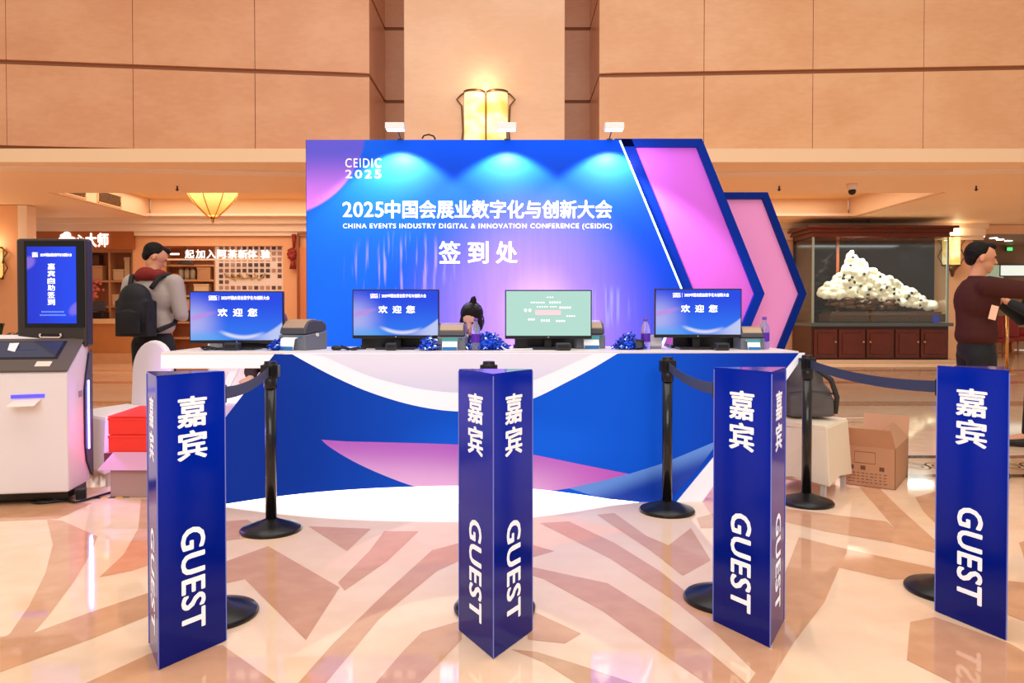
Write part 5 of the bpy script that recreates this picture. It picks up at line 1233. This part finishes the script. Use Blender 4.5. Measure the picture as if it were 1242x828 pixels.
    if hair == 'short':
        m.sph(H((0, -.02, .042)), (.081, .092, .084), 20, 14, Rh); m.sph(H((0, -.055, -.0)), (.066, .045, .06), 16, 10, Rh); m.sph(H((0, .05, .095)), (.055, .045, .028), 12, 8, Rh)
    else:
        m.sph(H((0, -.016, .045)), (.09, .102, .095), 20, 14, Rh); m.sph(H((0, -.04, -.03)), (.086, .07, .09), 16, 10, Rh); m.sph(H((-.06, .02, -.02)), (.03, .06, .07), 12, 8, Rh); m.sph(H((.06, .04, -.03)), (.032, .06, .09), 12, 8, Rh)
        if hair == 'bun': m.sph(H((-.02, -.045, .145)), (.026, .026, .034), 12, 8); m.cap(H((-.02, -.045, .14)), H((-.035, -.05, .18)), .016, .008)
    fix(blob('hair', m, hairm if hair != 'brown' else mat('hair_brown', (84, 50, 40), .5), None, .008, 2))
    ew = mat('eye_dark', (30, 20, 18), .2)
    for s_ in (-1, 1): m = MB(); m.sph(H((s_*.03, .088, .018)), (.012, .006, .006), 10, 6, Rh); fix(m.build('eye', ew))
    if hood:
        m = MB(); m.cap(nk+Vector((-.07, -.06, -.02)), nk+Vector((.07, -.06, -.02)), .055); m.cap(nk+Vector((-.08, -.05, 0)), nk+Vector((-.06, .05, .0)), .045, .035); m.cap(nk+Vector((.08, -.05, 0)), nk+Vector((.06, .05, 0)), .045, .035); m.sph(nk+Vector((0, -.10, .0)), (.09, .05, .06)); fix(blob('hood', m, hood, None, .01, 3))
    return t
def standing(arms):
    J = dict(pelvis=(0, 0, .95), waist=(0, 0, 1.1), chest=(0, 0, 1.30), neck=(0, 0, 1.47), head=(0, .02, 1.61))
    for s in (-1, 1):
        J['sh%d' % s] = (s*.185, 0, 1.40); J['hip%d' % s] = (s*.085, 0, .9); J['kn%d' % s] = (s*.1, .02, .5); J['an%d' % s] = (s*.11, -.02, .1)
    J.update(arms); return J
# man with backpack (seen from behind, looking down to his right)
J = standing({'el-1': (-.24, -.02, 1.15), 'wr-1': (-.17, .2, 1.05), 'el1': (.24, 0, 1.15), 'wr1': (.13, .23, 1.12), 'hd-1': (.5, .8, .1), 'hd1': (-.5, .8, .2), 'hn1': (0, 0, 1), 'hn-1': (0, 0, 1)})
pA = at(187, 500, 6.3)
rA = math.radians(-6)
J = {k: ((v[0]*1.03, v[1]*1.03, v[2]*1.045) if k[:2] not in ('hd', 'hn') else v) for k, v in J.items()}
person('man in a light grey jacket with maroon hood and black backpack, seen from behind', (pA.x, pA.y, .0), rA, J, mat('jacket_grey', (172, 158, 150), .8, bump=.2, bscale=8), 'jacket', face_down=.5, turn=-.95, hood=mat('hood_maroon', (128, 28, 22), .8), shirt_low=.08, topr=1.1)
# his backpack
Mx = Matrix.Translation((pA.x, pA.y, 0)) @ Matrix.Rotation(rA, 4, 'Z') @ Matrix.Scale(1.04, 4)
t = thing('backpack', 'black backpack worn by the man in the grey jacket', 'backpack', Mx @ Vector((0, -.22, 1.1)), rA)
bk = mat('pack_black', (20, 19, 22), .7); 
def X_(mb): 
    for v in mb.bm.verts: v.co = Mx @ v.co
    return mb
m = MB(); m.sph((0, -.24, 1.17), (.15, .10, .2)); m.sph((0, -.24, 1.27), (.13, .09, .13)); m.box((0, -.23, 1.12), (.27, .14, .28)); blob('pack_body', X_(m), bk, t, .012, 5)
m = MB(); m.box((0, -.335, 1.09), (.2, .03, .17)); m.sph((0, -.33, 1.1), (.1, .028, .1)); blob('front_pocket', X_(m), bk, t, .01, 4)
for s_ in (-1, 1): m = MB(); m.tube([(s_*.09, -.17, 1.36), (s_*.12, -.10, 1.455), (s_*.13, .02, 1.475), (s_*.145, .13, 1.38), (s_*.16, .15, 1.2), (s_*.17, .02, 1.08), (s_*.13, -.16, 1.02)], [.02]*7, 8); X_(m).build('shoulder_strap', bk, t)
# man in brown at the right, arm stretched out
J = standing({'el-1': (-.3, .22, 1.36), 'wr-1': (-.22, .46, 1.42), 'el1': (.27, .25, 1.36), 'wr1': (.2, .5, 1.40), 'hn-1': (0, 0, -1), 'hn1': (0, 0, -1)})
J['sh-1'] = (-.185, .03, 1.40)
pB = at(1183, 500, 5.45)
person('man in a dark brown sweater and black trousers stretching his arms to the right', (pB.x, pB.y, 0), math.radians(-100), J, mat('sweater_brown', (72, 38, 34), .85, spec=.1), 'sweater', face_down=.15, turn=-.1, shirt_low=.07, topr=1.08)
m = MB(); c = at(1205, 379, 5.2); m.box(c, (.05, .008, .1), ry=.25); tag(m.build('name_card', mat('card_cream', (248, 200, 170), .5), loc=c, bevel=.001), 'pale card hanging at the chest of the man in brown', 'card')
# partly visible person at the right edge
J = standing({'el-1': (-.26, .1, 1.15), 'wr-1': (-.12, .32, 1.3), 'el1': (.26, .1, 1.15), 'wr1': (.1, .33, 1.3), 'hn-1': (0, 0, 1), 'hn1': (0, 0, 1)})
J['an-1'] = (-.12, .16, .1); J['kn-1'] = (-.11, .12, .5); J['an1'] = (.12, -.14, .1)
pC = at(1266, 500, 6.75)
person('person in black clothes cut by the right edge of the photo', (pC.x, pC.y, 0), math.radians(75), J, mat('coat_black', (22, 24, 26), .8), 'coat', shirt_low=0.0, topr=1.1)
# seated people behind the counter
def seated(): 
    J = dict(pelvis=(0, 0, .5), waist=(0, .02, .66), chest=(0, .06, .87), neck=(0, .1, 1.04), head=(0, .16, 1.16))
    for s in (-1, 1):
        J['sh%d' % s] = (s*.17, .07, .96); J['hip%d' % s] = (s*.09, .02, .5); J['kn%d' % s] = (s*.1, .4, .48); J['an%d' % s] = (s*.1, .38, .1)
        J['el%d' % s] = (s*.22, .14, .74); J['wr%d' % s] = (s*.14, .30, .70); J['hd%d' % s] = (0, 1, 0); J['hn%d' % s] = (0, 0, -1)
    return J
def stool(c, label):
    t = thing('folding_chair', label, 'chair', (c.x, c.y, 0)); gm_ = mat('stool_grey', (150, 145, 150), .5)
    m = MB(); m.box((c.x, c.y, .375), (.4, .38, .04)); m.build('seat', gm_, t, bevel=.01)
    m = MB(); m.box((c.x, c.y+.22, .62), (.38, .03, .22)); m.build('backrest', gm_, t, bevel=.01)
    for sx in (-.17, .17):
        for sy in (-.16, .2): m = MB(); m.cyl((c.x+sx, c.y+sy, 0), (c.x+sx, c.y+sy, .36 if sy < 0 else .66), .012, seg=8); m.build('leg', chrome, t)
sW = at(574, 420, 5.98); J = seated()
person('dark haired woman with a small topknot bending over behind the counter', (sW.x, sW.y, .0), PI, J, mat('shirt_dark', (40, 40, 52), .8), 'jacket', face_down=.5, turn=-.25, hair='bun', skinm=mat('skin_light', (226, 178, 150), .5))
stool(sW, 'grey chair under the woman behind the counter')
sV = at(345, 420, 6.05); J = seated(); 
for k in ('waist', 'chest', 'neck', 'head', 'sh-1', 'sh1'): J[k] = (J[k][0], J[k][1], J[k][2]-.06)
person('brown haired person seated behind the leftmost monitor, half hidden', (sV.x, sV.y, 0), PI-.1, J, mat('shirt_navy', (60, 34, 40), .8), 'shirt', face_down=.5, hair='brown', skinm=mat('skin_light', (226, 178, 150), .5))
stool(sV, 'grey chair under the person behind the leftmost monitor')

# ------------------------------------------------------------------ lights
def area(loc, sx, sy, e, col, rot=(0, 0, 0), nm='added_fill_light'):  # area lamps added to brighten the hall, no fixtures modelled for them
    l = bpy.data.lights.new(nm, 'AREA'); l.shape = 'RECTANGLE'; l.size = sx; l.size_y = sy; l.energy = e; l.color = col
    o = bpy.data.objects.new(nm, l); C.objects.link(o); o.location = loc; o.rotation_euler = rot; return o
area((0, 3.5, 8.5), 10, 7, 540, (1, .95, .89))
area((0, -5, 5.5), 8, 4, 420, (1, .95, .9), (math.radians(62), 0, 0))
area((-6, 15.8, 3.85), 5, 3, 105, (1, .88, .72)); area((5, 15.8, 3.85), 5, 3, 105, (1, .88, .72))
area((-4.5, 19.2, 2.9), 7, .8, 70, (1, .9, .75)); area((at(1065, 300, 18).x, 17.95, ztop-.12), 2.6, .4, 90, (1, .96, .88))
area((8, 22, 3.2), 4, 2, 60, (1, .8, .6))
# chevron wash light
point(at(772, 190, YB+.05), 3.5, (1, .85, 1), .03)

w = bpy.data.worlds.new('world'); sc.world = w; w.use_nodes = True
bg = w.node_tree.nodes['Background']; bg.inputs[0].default_value = lin((255, 236, 218)); bg.inputs[1].default_value = .70
sc.view_settings.view_transform = 'Standard'; sc.view_settings.look = 'None'; sc.view_settings.exposure = -0.1; sc.view_settings.gamma = 1
bpy.data.scenes.remove(TMP)
